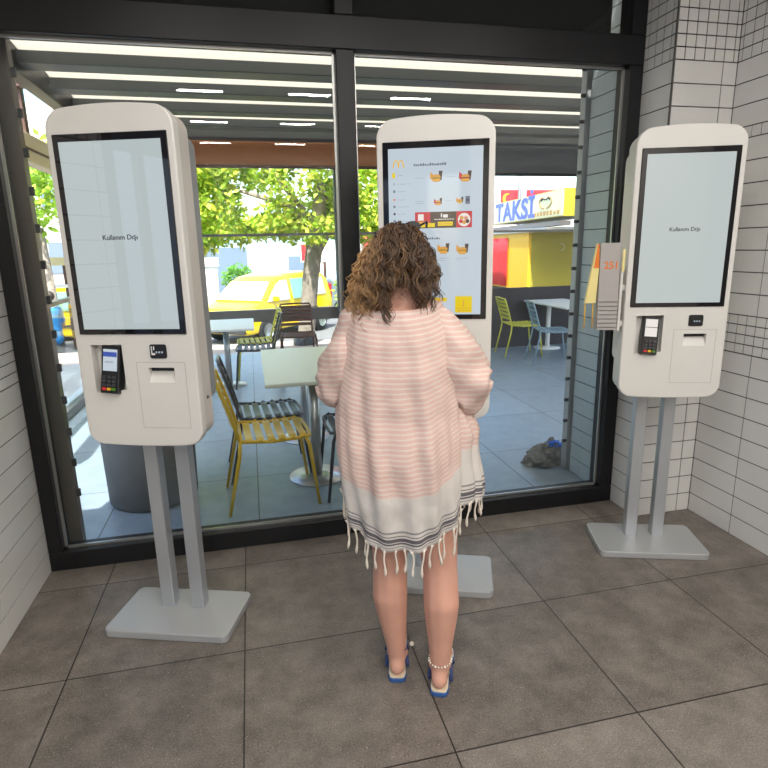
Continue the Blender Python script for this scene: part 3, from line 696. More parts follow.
# hair: a cap and many curls in one mesh
def build_hair():
    vs = []; fs = []; tone = []
    def strand(pts, r0, tn, n=5):
        k = len(pts); o = len(vs); prev = None
        for i, p in enumerate(pts):
            t = (pts[min(i + 1, k - 1)] - pts[max(i - 1, 0)]).normalized()
            if prev is None: prev = t.orthogonal().normalized()
            u = (prev - t * prev.dot(t)).normalized(); w = t.cross(u); prev = u; rr = r0 * (1 - .65 * (i / (k - 1)) ** 2)
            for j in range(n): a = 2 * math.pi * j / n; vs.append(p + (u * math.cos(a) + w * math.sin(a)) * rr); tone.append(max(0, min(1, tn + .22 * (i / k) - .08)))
        for i in range(k - 1):
            for j in range(n): fs.append([o + i * n + j, o + i * n + (j + 1) % n, o + (i + 1) * n + (j + 1) % n, o + (i + 1) * n + j])
    cb = bmesh.new(); ellip(cb, hc + Vector((0, -.012, .016)), .084, .098, .096)
    o = len(vs); cb.verts.index_update()
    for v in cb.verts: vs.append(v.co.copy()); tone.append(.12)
    for f in cb.faces:
        if sum(v.co.y for v in f.verts) / 3 < hc.y + .055 or sum(v.co.z for v in f.verts) / 3 > hc.z + .06: fs.append([o + v.index for v in f.verts])
    cb.free()
    rnd = random.Random(11)
    for q in range(170):
        az = rnd.uniform(R(-208), R(28)); el = math.asin(rnd.uniform(-.30, .97)); n = Vector((math.cos(az) * math.cos(el), math.sin(az) * math.cos(el), math.sin(el)))
        root = hc + Vector((0, -.012, .018)) + Vector((n.x * .076, n.y * .092, n.z * .088)); horiz = Vector((math.cos(az), math.sin(az), 0))
        tx = n.x * .112 + rnd.uniform(-.022, .022); tx = tx * 1.24 if tx < 0 else tx * 1.0
        if tx < -.10: tz = 1.335
        elif tx < -.02: tz = 1.345
        elif tx < .065: tz = 1.455
        else: tz = 1.395
        tz += rnd.uniform(-.022, .045) - (.02 if rnd.random() < .08 and tx < -.02 else 0)
        ty = -.034 + abs(tx) * .45 + rnd.uniform(-.012, .025) + max(0, tz - 1.42) * .6 + (.07 if math.sin(az) > .2 else 0)
        tgt = Vector((tx, ty, tz)); c1 = root + n * .026 + Vector((0, 0, .004)); c2 = Vector((tx * 1.02, ty - .010, min(root.z, tz + .15)))
        ln = (tgt - root).length; turns = ln / rnd.uniform(.034, .050); ph = rnd.uniform(0, 6.28); amp = rnd.uniform(.0065, .0120); sgn = rnd.choice((-1, 1)); K = int(18 + turns * 10)
        tn = .07 + rnd.uniform(-.10, .12) + max(0, -tx - .015) * 4.6 + (.30 if rnd.random() < .26 else 0)  # curls on the left lightened: sunlight put into the tone
        for m in range(7):
            off = Vector((rnd.gauss(0, .0035), rnd.gauss(0, .0035), rnd.gauss(0, .002))); dph = rnd.gauss(0, .35); cut = rnd.uniform(.86, 1.0); pts = []
            for i in range(K + 1):
                t = cut * i / K; u = 1 - t; p = root * u ** 3 + c1 * 3 * t * u * u + c2 * 3 * t * t * u + tgt * t ** 3
                a = amp * min(1, .10 + t * t * 1.7) * (1.0 + .5 * max(0, t - .6)); w = ph + dph + sgn * turns * 6.28 * t
                pts.append(p + off * (1 + .8 * t) + Vector((math.cos(w), math.sin(w) * .85, .4 * math.sin(w))) * a)
            strand(pts, rnd.uniform(.0014, .0029), tn + rnd.uniform(-.06, .06))
    # flyaways
    for q in range(40):
        az = rnd.uniform(R(-200), R(20)); n = Vector((math.cos(az), math.sin(az), rnd.uniform(.0, .9))).normalized(); root = hc + Vector((n.x * .085, n.y * .095, n.z * .095 + .015)); pts = []
        for i in range(14): t = i / 13; pts.append(root + n * .05 * t * (1.2 - .5 * t) + Vector((.006 * math.sin(t * 12 + q), .004, -.07 * t * t)))
        strand(pts, .0012, .5)
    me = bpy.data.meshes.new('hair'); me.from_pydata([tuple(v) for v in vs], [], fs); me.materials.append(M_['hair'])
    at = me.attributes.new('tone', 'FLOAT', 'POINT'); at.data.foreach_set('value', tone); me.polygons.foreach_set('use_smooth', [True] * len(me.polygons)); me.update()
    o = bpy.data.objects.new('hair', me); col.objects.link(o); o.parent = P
build_hair()
# sunglasses pushed up into the hair
mb = MB(); SG = Matrix.Translation(hc + Vector((.010, -.012, .098))) @ Matrix.Rotation(R(-8), 4, 'X') @ Matrix.Rotation(R(-10), 4, 'Y')
for s in (-1, 1):
    mb.prism([(s * .033 + .029 * math.cos(2 * math.pi * i / 20), .02 * math.sin(2 * math.pi * i / 20)) for i in range(20)], .045, .049, M_['black'], SG)
    mb.tube([(s * .062, .045, .0), (s * .078, .0, -.002), (s * .082, -.06, -.012), (s * .078, -.085, -.03)], .0035, M_['black'], 8, SG)
mb.tube([(-.008, .047, .006), (.008, .047, .006)], .003, M_['black'], 8, SG); g = mb.build('sunglasses', P); g['label'] = 'black sunglasses pushed up on the head'

# sandals and anklet
for (hx, hy, bx, by, s) in ((-.022, .072, -.035, .235, -1), (.136, .012, .150, .175, 1)):
    d = Vector((bx - hx, by - hy, 0)).normalized(); n = Vector((d.y, -d.x, 0)); c0 = Vector((hx, hy, 0))
    out = []
    for t, wv in ((-.032, .018), (-.027, .028), (-.006, .034), (.06, .033), (.13, .041), (.18, .045), (.215, .040), (.238, .022)): out.append((t, wv))
    pl = [c0 + d * t + n * wv for t, wv in out] + [c0 + d * t - n * wv for t, wv in out[::-1]]
    sb = MB().prism([(p.x, p.y) for p in pl], .0005, .016, M_['sole'], axis='z', bev=.003).build('sandal', P); sb['label'] = 'blue flat sandal under the ' + ('left' if s < 0 else 'right') + ' foot'
    pl2 = [c0 + d * (t * .95 + .004) + n * wv * .93 for t, wv in out] + [c0 + d * (t * .95 + .004) - n * wv * .93 for t, wv in out[::-1]]
    MB().prism([(p.x, p.y) for p in pl2], .016, .021, M_['insole'], axis='z').build('insole', sb)
    mb = MB(); pts = []
    for q in range(21):
        a = math.pi * q / 20; pts.append(c0 + d * (.035 + .075 * math.sin(a) ** 1.5) + n * (.041 * math.cos(a)) + Vector((0, 0, .018 + .082 * math.sin(a) ** .8)))
    mb.tube(pts, .0055, M_['strap'], 8); mb.tube([c0 + d * .13 + n * .044 + Vector((0, 0, .018)), c0 + d * .135 + n * .02 + Vector((0, 0, .062)), c0 + d * .135 - n * .02 + Vector((0, 0, .062)), c0 + d * .13 - n * .044 + Vector((0, 0, .018))], .007, M_['strap'], 8); mb.build('strap', sb)
mb = MB()
for i in range(22): a = 2 * math.pi * i / 22; mb.ball((.138 + .041 * math.cos(a), .036 + .041 * math.sin(a), .118 + .006 * math.sin(a)), .0036 if i % 3 else .0052, M_['pearl'], 8)
g = mb.build('anklet', P); g['label'] = 'beaded anklet on the right ankle'
g = MB().ball((.032, .10, .125), .009, M_['pearl'], 10); g.tube([(.010, .07, .12), (.020, .10, .122), (.030, .10, .125)], .002, M_['strap'], 6); g = g.build('ankle_charm', P); g['label'] = 'white bead at the left ankle'

# ------------------------------------------------------------------ terrace
struct(MB().box(-2.10, 9, 3.10, 9.2, -.2, 0, M_['terrace']).build('floor_terrace'))
struct(MB().box(-9, 12, 9.2, 10.2, -.25, -.005, M_['pave']).build('pavement'))
struct(MB().box(-30, 40, 10.2, 60, -1.1, -.85, M_['asphalt']).build('street'))
struct(MB().box(-30, -2.10, -12, 10.2, -.3, -.02, M_['asphalt']).build('pavement_side'))

def chair(m, name_label, loc, rz, grp='slatted metal terrace chairs'):
    c = thing('terrace_chair', name_label, 'chair', loc, rz, grp)   # faces local +Y
    W, D, Z = .215, .43, .45
    # seat frame loop
    mb = MB(); mb.tube([(-W, -.19, Z + .01), (-W, .0, Z - .008), (-W, .20, Z), (-W + .03, .235, Z - .004), (0, .245, Z - .008), (W - .03, .235, Z - .004), (W, .20, Z), (W, .0, Z - .008), (W, -.19, Z + .01)], .011, m, 8); mb.tube([(-W, -.18, Z + .005), (W, -.18, Z + .005)], .009, m, 8); mb.build('seat_frame', c)
    for i in range(6):
        y = -.135 + i * .066
        b = MB(); n = 8; vs_ = []
        for j in range(n + 1):
            x = -W + .008 + (2 * W - .016) * j / n; sag = -.010 * math.sin(math.pi * j / n) + (.012 if 0 < j < n else .004)
            vs_ += [(x, y - .022, Z + sag), (x, y + .022, Z + sag), (x, y + .022, Z + sag - .006), (x, y - .022, Z + sag - .006)]
        f_ = []
        for j in range(n):
            a = j * 4
            for q in range(4): f_.append([a + q, a + (q + 1) % 4, a + 4 + (q + 1) % 4, a + 4 + q])
        f_ += [[0, 1, 2, 3][::-1], [n * 4 + q for q in range(4)]]
        b.add(vs_, f_, m); b.tube([(-W - .004, y - .02, Z - .002), (-W - .012, y, Z + .012), (-W - .004, y + .02, Z - .002)], .005, m, 6); b.tube([(W + .004, y - .02, Z - .002), (W + .012, y, Z + .012), (W + .004, y + .02, Z - .002)], .005, m, 6)
        b.build('seat_slat', c)
    def bk(z): t = (z - Z) / .40; return -.19 - .095 * t - .02 * t * t
    mb = MB()
    for s in (-1, 1): mb.tube([(s * W, bk(z), z) for z in (Z, .53, .62, .72, .80)] + [(s * (W - .015), bk(.835), .835)], .011, m, 8)
    mb.tube([(-W + .015, bk(.835), .835), (0, bk(.84) - .012, .842), (W - .015, bk(.835), .835)], .011, m, 8); mb.build('back_frame', c)
    for i in range(5):
        z = .56 + i * .058; b = MB(); n = 8; vs_ = []; f_ = []
        for j in range(n + 1):
            x = -W + .008 + (2 * W - .016) * j / n; y = bk(z) - .022 * math.sin(math.pi * j / n); vs_ += [(x, y, z - .02), (x, y - .006, z - .02), (x, y - .010, z + .02), (x, y - .004, z + .02)]
        for j in range(n):
            a = j * 4
            for q in range(4): f_.append([a + q, a + (q + 1) % 4, a + 4 + (q + 1) % 4, a + 4 + q])
        f_ += [[3, 2, 1, 0], [n * 4 + q for q in range(4)]]
        b.add(vs_, f_, m); b.build('back_slat', c)
    for sx in (-1, 1):
        MB().tube([(sx * W, .205, Z), (sx * (W + .012), .225, Z - .05), (sx * (W + .018), .27, .0)], [.012, .012, .010], m, 8).build('leg', c)
        MB().tube([(sx * W, -.19, Z + .02), (sx * (W + .010), -.20, Z - .08), (sx * (W + .018), -.285, .0)], [.012, .012, .010], m, 8).build('leg', c)
    return c
def table(m, label, x0, x1, y0, y1, z, feet, mfoot):
    t = thing('terrace_table', label, 'table', ((x0 + x1) / 2, (y0 + y1) / 2, 0), 0, 'terrace tables'); a, b = (x1 - x0) / 2, (y1 - y0) / 2
    MB().box(-a, a, -b, b, z - .025, z, m, bev=.004, seg=1).build('tabletop', t)
    for fy in feet:
        MB().cyl((0, fy, .01), (0, fy, z - .025), .035, mfoot, 16).build('pedestal', t)
        MB().lathe([(0, 0), (.20, 0), (.20, .008), (.06, .018), (0, .018)], mfoot, 36, Matrix.Translation((0, fy, 0))).build('foot_disc', t)
    return t
# near group
table(M_['table'], 'pale square-edged terrace table just outside the glass beside the yellow chair', .04, .70, 3.64, 5.0, .74, (-.47, .42), M_['steel'])
FX = -R(90)
chair(M_['yel_chair'], 'mustard yellow slatted chair nearest the glass on the terrace', (.045, 3.60, 0), FX + R(4))
chair(M_['dk_chair'], 'dark graphite slatted chair right behind the nearest yellow chair', (.045, 4.09, 0), FX + R(4))
chair(M_['dk_chair'], 'dark graphite slatted chair hidden behind the woman across the near table', (.66, 3.62, 0), R(90))
# left far group
table(M_['table_w'], 'white terrace table beyond the left kiosk near the railing', -.66, .0, 6.45, 7.45, .74, (0,), M_['steel'])
chair(M_['dk_chair'], 'dark slatted chair with its back to the tree, at the white table', (.02, 6.93, 0), R(90))
chair(M_['lime_chair'], 'lime slatted chair behind the dark chair by the railing on the left', (.03, 7.45, 0), R(93))
chair(M_['brown_chair'] if 'brown_chair' in M_ else M_['brown'], 'brown slatted chair with its slatted back to the street near the railing', (.58, 7.83, 0), R(180))
chair(M_['bl_chair'], 'blue-grey slatted chair under the white table beyond the left kiosk', (-.78, 7.0, 0), FX)
# right group
table(M_['table_w'], 'white terrace table on the right by the dark railing panel', 4.12, 4.80, 7.0, 8.25, .74, (-.50, .45), M_['white'])
chair(M_['lime_chair'], 'lime yellow slatted chair on the right side of the terrace', (3.80, 7.72, 0), FX - R(6))
chair(M_['bl_chair'], 'blue-grey slatted chair beside the lime yellow chair on the right terrace', (3.92, 7.02, 0), FX - R(14))
chair(M_['bl_chair'], 'blue-grey slatted chair on the far side of the right table', (4.98, 7.7, 0), R(90))

# planter
def leaf_mesh(name, parent, pts, size, m, seed, loc=None):
    rnd = random.Random(seed); vs_ = []; fs_ = []
    for p in pts:
        p = Vector(p); d = Vector((rnd.gauss(0, 1), rnd.gauss(0, 1), rnd.gauss(0, .8) - .25)).normalized(); u = d.orthogonal().normalized(); u.rotate(Matrix.Rotation(rnd.uniform(0, 6.28), 3, d)); s = size * rnd.uniform(.6, 1.3); w = u * s * .30; k = d.cross(u) * s * .08; o = len(vs_)
        vs_ += [p, p + d * s * .4 + w + k, p + d * s, p + d * s * .4 - w + k]; fs_ += [[o, o + 1, o + 2], [o, o + 2, o + 3]]
    me_ = bpy.data.meshes.new(name); me_.from_pydata([tuple(v) for v in vs_], [], fs_); me_.materials.append(m); me_.update(); ob = bpy.data.objects.new(name, me_); col.objects.link(ob); ob.parent = parent
    if loc: ob.location = loc
    return ob
pl = thing('planter', 'round dark grey concrete planter with a leafy shrub behind the left kiosk', 'planter', (-.72, 3.80, 0))
MB().lathe([(0, 0), (.25, 0), (.275, .02), (.285, .50), (.26, .50), (.25, .44), (0, .44)], M_['concrete'], 48).build('pot', pl)
MB().lathe([(0, .45), (.252, .45)], M_['soil'], 32).build('soil', pl)
rnd = random.Random(3); pts = []
for i in range(1500):
    a = rnd.uniform(0, 6.28); b = math.acos(rnd.uniform(-.3, 1)); r = rnd.uniform(.75, 1) ; pts.append((.31 * r * math.sin(b) * math.cos(a), .30 * r * math.sin(b) * math.sin(a), .60 + .20 * r * math.cos(b) * (1 if math.cos(b) > 0 else .6)))
leaf_mesh('foliage', pl, pts, .045, M_['leaf2'], 5)
mb = MB()
for i in range(9): a = i * .7; mb.tube([(.05 * math.cos(a), .05 * math.sin(a), .44), (.13 * math.cos(a), .13 * math.sin(a), .56), (.2 * math.cos(a), .2 * math.sin(a), .68)], .005, M_['bark'], 6)
mb.build('stem', pl)

# heap of grey cloth by the outer pillar
rg = thing('rag_heap', 'crumpled grey rag heap with a blue cloth on the terrace by the outer pillar', 'rag', (2.02, 3.64, 0))
bm = bmesh.new(); bmesh.ops.create_icosphere(bm, subdivisions=5, radius=1)
for v in bm.verts:
    n = v.co.copy(); k = 1 + .35 * noise.noise(n * 2.2) + .18 * abs(noise.noise(n * 6)) ; v.co = Vector((n.x * .135 * k, n.y * .10 * k, max(.002, (n.z * .10 * k + .03) * (1.1 + .55 * n.x))))
MB().addbm(bm, M_['rag'], True).build('heap', rg)
bm = bmesh.new(); bmesh.ops.create_icosphere(bm, subdivisions=4, radius=1)
for v in bm.verts: n = v.co.copy(); k = 1 + .5 * noise.noise(n * 3); v.co = Vector((.075 + n.x * .05 * k, n.y * .05 * k - .02, .145 + n.z * .025 * k))
g = MB().addbm(bm, M_['ragblue'], True).build('blue_cloth', rg)

# outer pillar and blind guides
mb = MB(); mb.box(2.135, 2.50, 3.10, 3.46, 0, ZC, G)
for i in range(int(ZC / .111)): mb.box(2.128, 2.145, 3.10, 3.452, i * .111 + .003, (i + 1) * .111 - .003, M_['concrete'] if False else M_['pillar_tile'] if 'pillar_tile' in M_ else T); mb.box(2.136, 2.50, 3.452, 3.466, i * .111 + .003, (i + 1) * .111 - .003, T)
struct(mb.build('wall_pillar_outside', recalc=False))
def guide(name, label, x0, x1, y0, y1, xb, tabs, r):
    g = thing(name, label, 'blind guide'); MB().box(x0, x1, y0, y1, 0, 2.95, M_['guide_l' if x0 < 0 else 'guide_r'], bev=.003, seg=1).build('channel', g)
    return g
g = guide('blind_guide', 'grey blind guide channel with a row of bolts at the outer pillar', 2.10, 2.17, 3.47, 3.53, 0, 0, 0)
for i in range(18): MB().cyl((2.075, 3.48, .22 + i * .15), (2.10, 3.48, .22 + i * .15), .012, M_['dkgrey'], 10).build('bolt', g)
g = guide('blind_guide', 'dark blind guide channel with metal tabs at the left window edge', -1.06, -.985, 3.12, 3.18, 0, 0, 0)
for i in range(13): MB().box(-.985, -.965, 3.13, 3.145, .32 + i * .17, .36 + i * .17, M_['dkgrey']).build('tab', g)

# pergola
pg = thing('pergola', 'grey aluminium pergola with a folded off-white fabric roof over the terrace', 'pergola')
for yb in (4.36, 5.04, 5.72, 6.40, 7.10, 7.72): MB().box(-1.55, 9, yb - .11, yb + .09, 2.905, 2.99, M_['beam'], bev=.006, seg=1).build('beam', pg)
MB().box(-1.62, -1.50, 3.35, 8.2, 2.84, 3.03, M_['frame'], bev=.006, seg=1).build('side_beam', pg)
MB().box(-1.62, 9, 7.98, 8.12, 2.90, 3.03, M_['beam'], bev=.006, seg=1).build('gutter', pg)
vs = []; fs = []; ys = [3.20 + i * (8.0 - 3.20) / 84 for i in range(85)]
for y in ys:
    ph = ((y - 4.36) / .68) % 1; z = 2.99 + .035 * abs(math.sin(math.pi * ph)) ** .8
    for x in (-1.6, 2, 5, 9): vs.append((x, y, z))
for i in range(84):
    for j in range(3): fs.append([i * 4 + j, i * 4 + j + 1, i * 4 + 5 + j, i * 4 + 4 + j])
o = MB().add(vs, fs, M_['canopy'], True).build('canopy', pg)
for (x, y) in ((-1.99, 8.05), (1.25, 8.15), (8.9, 8.15), (-1.99, 6.05)): MB().box(x - .06, x + .06, y - .06, y + .06, 0, 2.93, M_['beam'], bev=.005, seg=1).build('post', pg)
g = MB().box(-1.90, -1.78, 3.35, 8.1, 2.36, 2.60, M_['cream'], bev=.006, seg=1); g.box(-1.775, -1.77, 3.4, 8.1, 2.455, 2.475, M_['brown']); g = g.build('side_valance', pg); g['label'] = 'cream side beam'
MB().box(-1.87, -1.79, 5.85, 5.93, 2.6, 2.98, M_['brown'], bev=.004, seg=1).build('strut', pg)
MB().box(-1.9, -1.55, 5.8, 5.9, 2.96, 3.06, M_['brown']).build('strut', pg)
g = MB(); g.box(-1.47, 2.0, 7.9, 7.94, 2.62, 2.915, M_['terracotta'], bev=.01); g.cyl((-1.47, 7.92, 2.62), (2.0, 7.92, 2.62), .025, M_['brown'], 12); tag(g.build('roller_blind'), 'terracotta roller blind hanging from the pergola front on the left', 'roller blind', 'pergola blinds')
g = MB(); g.box(2.05, 8.9, 7.9, 7.94, 2.55, 2.915, M_['charcoal'], bev=.01); g.cyl((2.05, 7.92, 2.55), (8.9, 7.92, 2.55), .025, M_['frame'], 12); tag(g.build('roller_blind'), 'charcoal roller blind hanging from the pergola front on the right', 'roller blind', 'pergola blinds')

# railing along the terrace front and side
rl = thing('terrace_railing', 'grey terrace railing with glass windbreak in front of the taxi', 'railing', (0, 8.35, 0))
MB().box(-1.85, 2.35, -.05, .05, .585, .755, M_['rail'], bev=.008).build('mid_rail', rl)
MB().box(-1.85, 9, -.015, .015, 1.765, 1.80, M_['rail']).build('top_rail', rl)
for x in (-1.83, 1.28, 2.4, 5.2, 7.2): MB().box(x - .025, x + .025, -.025, .025, 0, 1.78, M_['rail']).build('post', rl)
MB().box(-1.8, 1.255, -.005, .005, .02, 1.765, M_['railglass']).build('glass_panel', rl); MB().box(1.305, 2.37, -.005, .005, .02, 1.765, M_['railglass']).build('glass_panel', rl)
MB().box(2.43, 9, -.02, .02, 0, .93, M_['darkpanel']).build('dark_panel', rl)
MB().box(2.43, 9, -.005, .005, .93, 1.765, M_['railglass']).build('glass_panel', rl)
r2 = thing('terrace_railing', 'low dark kerb rail with a glass panel along the left edge of the terrace', 'railing', (-1.86, 5.9, 0))
MB().box(-.04, .04, -2.6, 2.4, 0, .09, M_['rail'], bev=.006, seg=1).build('kerb', r2); MB().box(-.006, .006, -2.6, 2.4, .09, 1.1, M_['railglass']).build('glass_panel', r2); MB().box(-.03, .03, -2.6, 2.4, 1.1, 1.14, M_['rail']).build('top_rail', r2)

# ------------------------------------------------------------------ street
tr = thing('street_tree', 'leafy green street tree with a leaning grey trunk beyond the railing', 'tree', (.83, 9.75, 0))
mb = MB(); mb.tube([(.0, 0, -.02), (.03, 0, .15), (.09, 0, .6), (.15, .02, 1.1), (.24, .05, 1.6), (.34, .1, 2.1), (.45, .15, 2.6)], [.17, .145, .135, .135, .14, .13, .10], M_['bark'], 16)
mb.tube([(.21, .05, 1.45), (.40, .05, 1.75), (.65, .1, 2.2), (.85, .2, 2.8)], [.10, .09, .07, .04], M_['bark'], 12); mb.tube([(.30, .1, 1.95), (-.2, .1, 2.3), (-.9, .1, 2.5)], [.07, .05, .025], M_['bark'], 10); mb.tube([(.1, .1, 2.2), (-.5, -.2, 2.9), (-1.2, .1, 3.2)], [.05, .04, .02], M_['bark'], 10); mb.build('trunk', tr)
MB().lathe([(.20, .0), (.19, .16), (.15, .17), (.15, .0)], M_['dkgrey'], 28).build('trunk_collar', tr)
MB().lathe([(.150, .57), (.150, .64)], M_['dkgrey'], 24, Matrix.Translation((.10, 0, 0))).build('trunk_band', tr)
rnd = random.Random(21); pts = []; pts2 = []
blobs = []
for i in range(95): blobs.append((rnd.uniform(-2.5, 1.9), rnd.uniform(-.55, 1.0), rnd.uniform(2.15, 4.1), rnd.uniform(.30, .50)))
for i in range(34): blobs.append((-2.4 + i * .125, rnd.uniform(-.4, .7), rnd.uniform(1.80, 2.1), rnd.uniform(.18, .30)))
for (x, y, z, r) in blobs:
    for k in range(int(230 * r / .4)):
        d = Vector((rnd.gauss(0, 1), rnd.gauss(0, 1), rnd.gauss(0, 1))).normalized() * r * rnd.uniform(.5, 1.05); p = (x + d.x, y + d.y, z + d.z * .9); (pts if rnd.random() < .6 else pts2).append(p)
leaf_mesh('foliage', tr, pts, .12, M_['leaf'], 31); leaf_mesh('sun_tinted_foliage', tr, pts2, .12, M_['leaf_sun'], 32)
# second tree to the left
t2 = thing('street_tree', 'green tree seen through the gap left of the left kiosk', 'tree', (-4.55, 14.6, -.85))
mb = MB(); mb.tube([(0, 0, 0), (.1, 0, 1), (.05, 0, 3.0)], [.15, .12, .08], M_['bark'], 12); mb.build('trunk', t2)
pts = []
for i in range(26):
    x, y, z, r = rnd.uniform(-1.3, 1.3), rnd.uniform(-.6, .6), rnd.uniform(2.7, 4.6), rnd.uniform(.35, .6)
    for k in range(110): d = Vector((rnd.gauss(0, 1), rnd.gauss(0, 1), rnd.gauss(0, 1))).normalized() * r * rnd.uniform(.5, 1); pts.append((x + d.x, y + d.y, z + d.z))
leaf_mesh('foliage', t2, pts, .17, M_['leaf'], 33)

def taxi(name, label, loc, rz, compact=True):
    c = thing(name, label, 'taxi', loc, rz, 'yellow taxis')
    # side profile, front at -x
    prof_ = [(-1.90, .28), (-1.93, .62), (-1.84, .86), (-1.30, 1.02), (-.72, 1.50), (-.45, 1.62), (.1, 1.70), (1.0, 1.70), (1.62, 1.63), (1.80, 1.45), (1.90, .95), (1.93, .55), (1.88, .28)]
    def wid(z): return .83 - max(0, z - .95) * .20 - max(0, .4 - z) * .15
    bm = bmesh.new(); ys_ = (-1, -.5, 0, .5, 1); ringv = []
    # dense profile
    dp = []
    for i in range(len(prof_)):
        a, b = prof_[i], prof_[(i + 1) % len(prof_)]; k = 4 if i < len(prof_) - 1 else 12
        for j in range(k): dp.append((a[0] + (b[0] - a[0]) * j / k, a[1] + (b[1] - a[1]) * j / k))
    for s in ys_:
        sh = 1 - .018 * abs(s) ** 6
        ringv.append([bm.verts.new((x * (1 - .012 * (abs(s) > .9)), s * wid(z), z - (.02 if abs(s) > .9 and z > 1.5 else 0))) for x, z in dp])
    n = len(dp)
    for a, b in zip(ringv, ringv[1:]):
        for i in range(n): bm.faces.new([a[i], a[(i + 1) % n], b[(i + 1) % n], b[i]])
    bm.faces.new(ringv[0]); bm.faces.new(ringv[-1][::-1]); bmesh.ops.recalc_face_normals(bm, faces=bm.faces[:])
    ed = [e for e in bm.edges if any(e.verts[0] in r and e.verts[1] in r for r in (ringv[0], ringv[-1]))]
    bmesh.ops.bevel(bm, geom=ed, offset=.05, segments=3, affect='EDGES', profile=.5)
    MB().addbm(bm, M_['taxi'], True).build('bodywork', c)
    def side_panel(name, pl, m, off=.008):
        for s in (-1, 1):
            mb = MB(); v = [(x, s * (wid(z) + off), z) for x, z in pl] + [(x, s * (wid(z) - .01), z) for x, z in pl]; k = len(pl)
            mb.add(v, [list(range(k)), [k + i for i in range(k)][::-1]] + [[i, k + i, k + (i + 1) % k, (i + 1) % k] for i in range(k)], m); mb.build(name, c)
    side_panel('front_side_window', [(-1.12, 1.02), (-.64, 1.02), (-.18, 1.02), (-.18, 1.52), (-.42, 1.52), (-.66, 1.42)], M_['carwin'])
    side_panel('rear_side_window', [(-.02, 1.02), (.86, 1.02), (.86, 1.54), (-.02, 1.54)], M_['carglass'])
    side_panel('quarter_window', [(1.02, 1.04), (1.55, 1.04), (1.50, 1.50), (1.02, 1.53)], M_['carwin'])
    side_panel('door_moulding', [(-1.0, .55), (1.2, .55), (1.2, .61), (-1.0, .61)], M_['dkgrey'])
    mb = MB(); mb.add([(-1.27, -.72, 1.055), (-1.27, .72, 1.055), (-.76, .60, 1.485), (-.76, -.60, 1.485), (-1.24, -.72, 1.03), (-1.24, .72, 1.03), (-.73, .60, 1.46), (-.73, -.60, 1.46)], [[0, 1, 2, 3], [7, 6, 5, 4], [0, 4, 5, 1], [1, 5, 6, 2], [2, 6, 7, 3], [3, 7, 4, 0]], M_['carwin'], False, Matrix.Translation((-.012, 0, .014))); mb.build('windshield', c)
    for x in (-1.22, 1.22):
        for s in (-1, 1):
            wl = MB().lathe([(0, -.1), (.20, -.1), (.31, -.085), (.32, 0), (.31, .085), (.20, .1), (0, .1)], M_['tire'], 28, Matrix.Translation((x, s * .75, .32)) @ Matrix.Rotation(R(90), 4, 'X')).build('wheel', c)
            MB().lathe([(0, 0), (.17, 0), (.19, -.03)], M_['steel'], 20, Matrix.Translation((x, s * .855, .32)) @ Matrix.Rotation(R(90 * s), 4, 'X')).build('hubcap', wl)
    for s in (-1, 1):
        MB().box(-1.93, -1.80, s * .66 - .13, s * .66 + .13, .70, .86, M_['white'], bev=.03).build('headlight', c)
        MB().box(1.80, 1.94, s * .73 - .06, s * .73 + .06, .85, 1.30, M_['red'], bev=.02).build('tail_light', c)
        MB().box(-.95, -.85, s * .92 - .09, s * .92 + .09, 1.02, 1.15, M_['taxi'], bev=.03).build('wing_mirror', c)
    MB().box(-1.97, -1.85, -.72, .72, .30, .52, M_['dkgrey'], bev=.03).build('front_bumper', c)
    MB().box(-1.985, -1.965, -.24, .24, .36, .46, M_['white']).build('number_plate', c)
    return c
tx_ = taxi('taxi_van', 'yellow taxi van parked behind the street tree', (.50, 17.0, -.85), R(50)); tx_.scale = (1.06, 1.06, 1.06)
taxi('taxi_van', 'yellow taxi glimpsed in the gap left of the left kiosk', (-5.9, 18.5, -1.0), R(8))

# white gate post, blue house, car, pot, street bits on the left
gp = thing('gate_post', 'white gate post left of the parked taxi', 'post', (-1.32, 20.5, -.95)); MB().box(-.26, .26, -.26, .26, 0, 2.0, M_['white'], bev=.01).build('shaft', gp); MB().box(-.31, .31, -.31, .31, 2.0, 2.3, M_['white'], bev=.02).build('cap', gp)
bh = thing('house', 'pale blue house across the street behind the taxi', 'house', (1.6, 25, -1)); MB().box(-3.2, 2.6, 0, 5, 0, 4.2, M_['bluewall']).build('wall', bh); MB().box(-3.25, -1.7, -.06, .0, 0, 2.7, M_['slate']).build('door', bh)
mb = MB(); mb.box(-.1, 1.3, -.08, 0, 1.2, 2.4, M_['white']); mb.box(0, 1.2, -.09, -.08, 1.3, 2.3, M_['slate']); mb.build('window_shutter', bh)
cs = thing('car', 'small grey car parked in front of the pale blue house', 'car', (2.2, 22.5, -.95), R(10))
mb = MB(); mb.prism([(-1.6, .3), (-1.7, .65), (-1.3, .9), (-.7, 1.35), (.7, 1.40), (1.3, .95), (1.7, .85), (1.7, .3)], -.75, .75, M_['carsilver'], bev=.08); mb.build('bodywork', cs)
for x in (-1.0, 1.0):
    for s in (-1, 1): MB().cyl((x, s * .62, .3), (x, s * .78, .3), .3, M_['tire'], 20).build('wheel', cs)
mb = MB(); mb.prism([(-1.0, .92), (-.6, 1.27), (.55, 1.31), (.95, .95)], -.765, .765, M_['slate']); mb.build('side_window', cs)
pp = thing('potted_plant', 'pale green shrub in a terracotta pot beside the white gate post', 'plant', (-.45, 20.0, -.95)); MB().lathe([(0, 0), (.30, 0), (.42, 1.2), (.36, 1.2), (0, 1.1)], M_['terpot'], 28).build('pot', pp)
pts = []
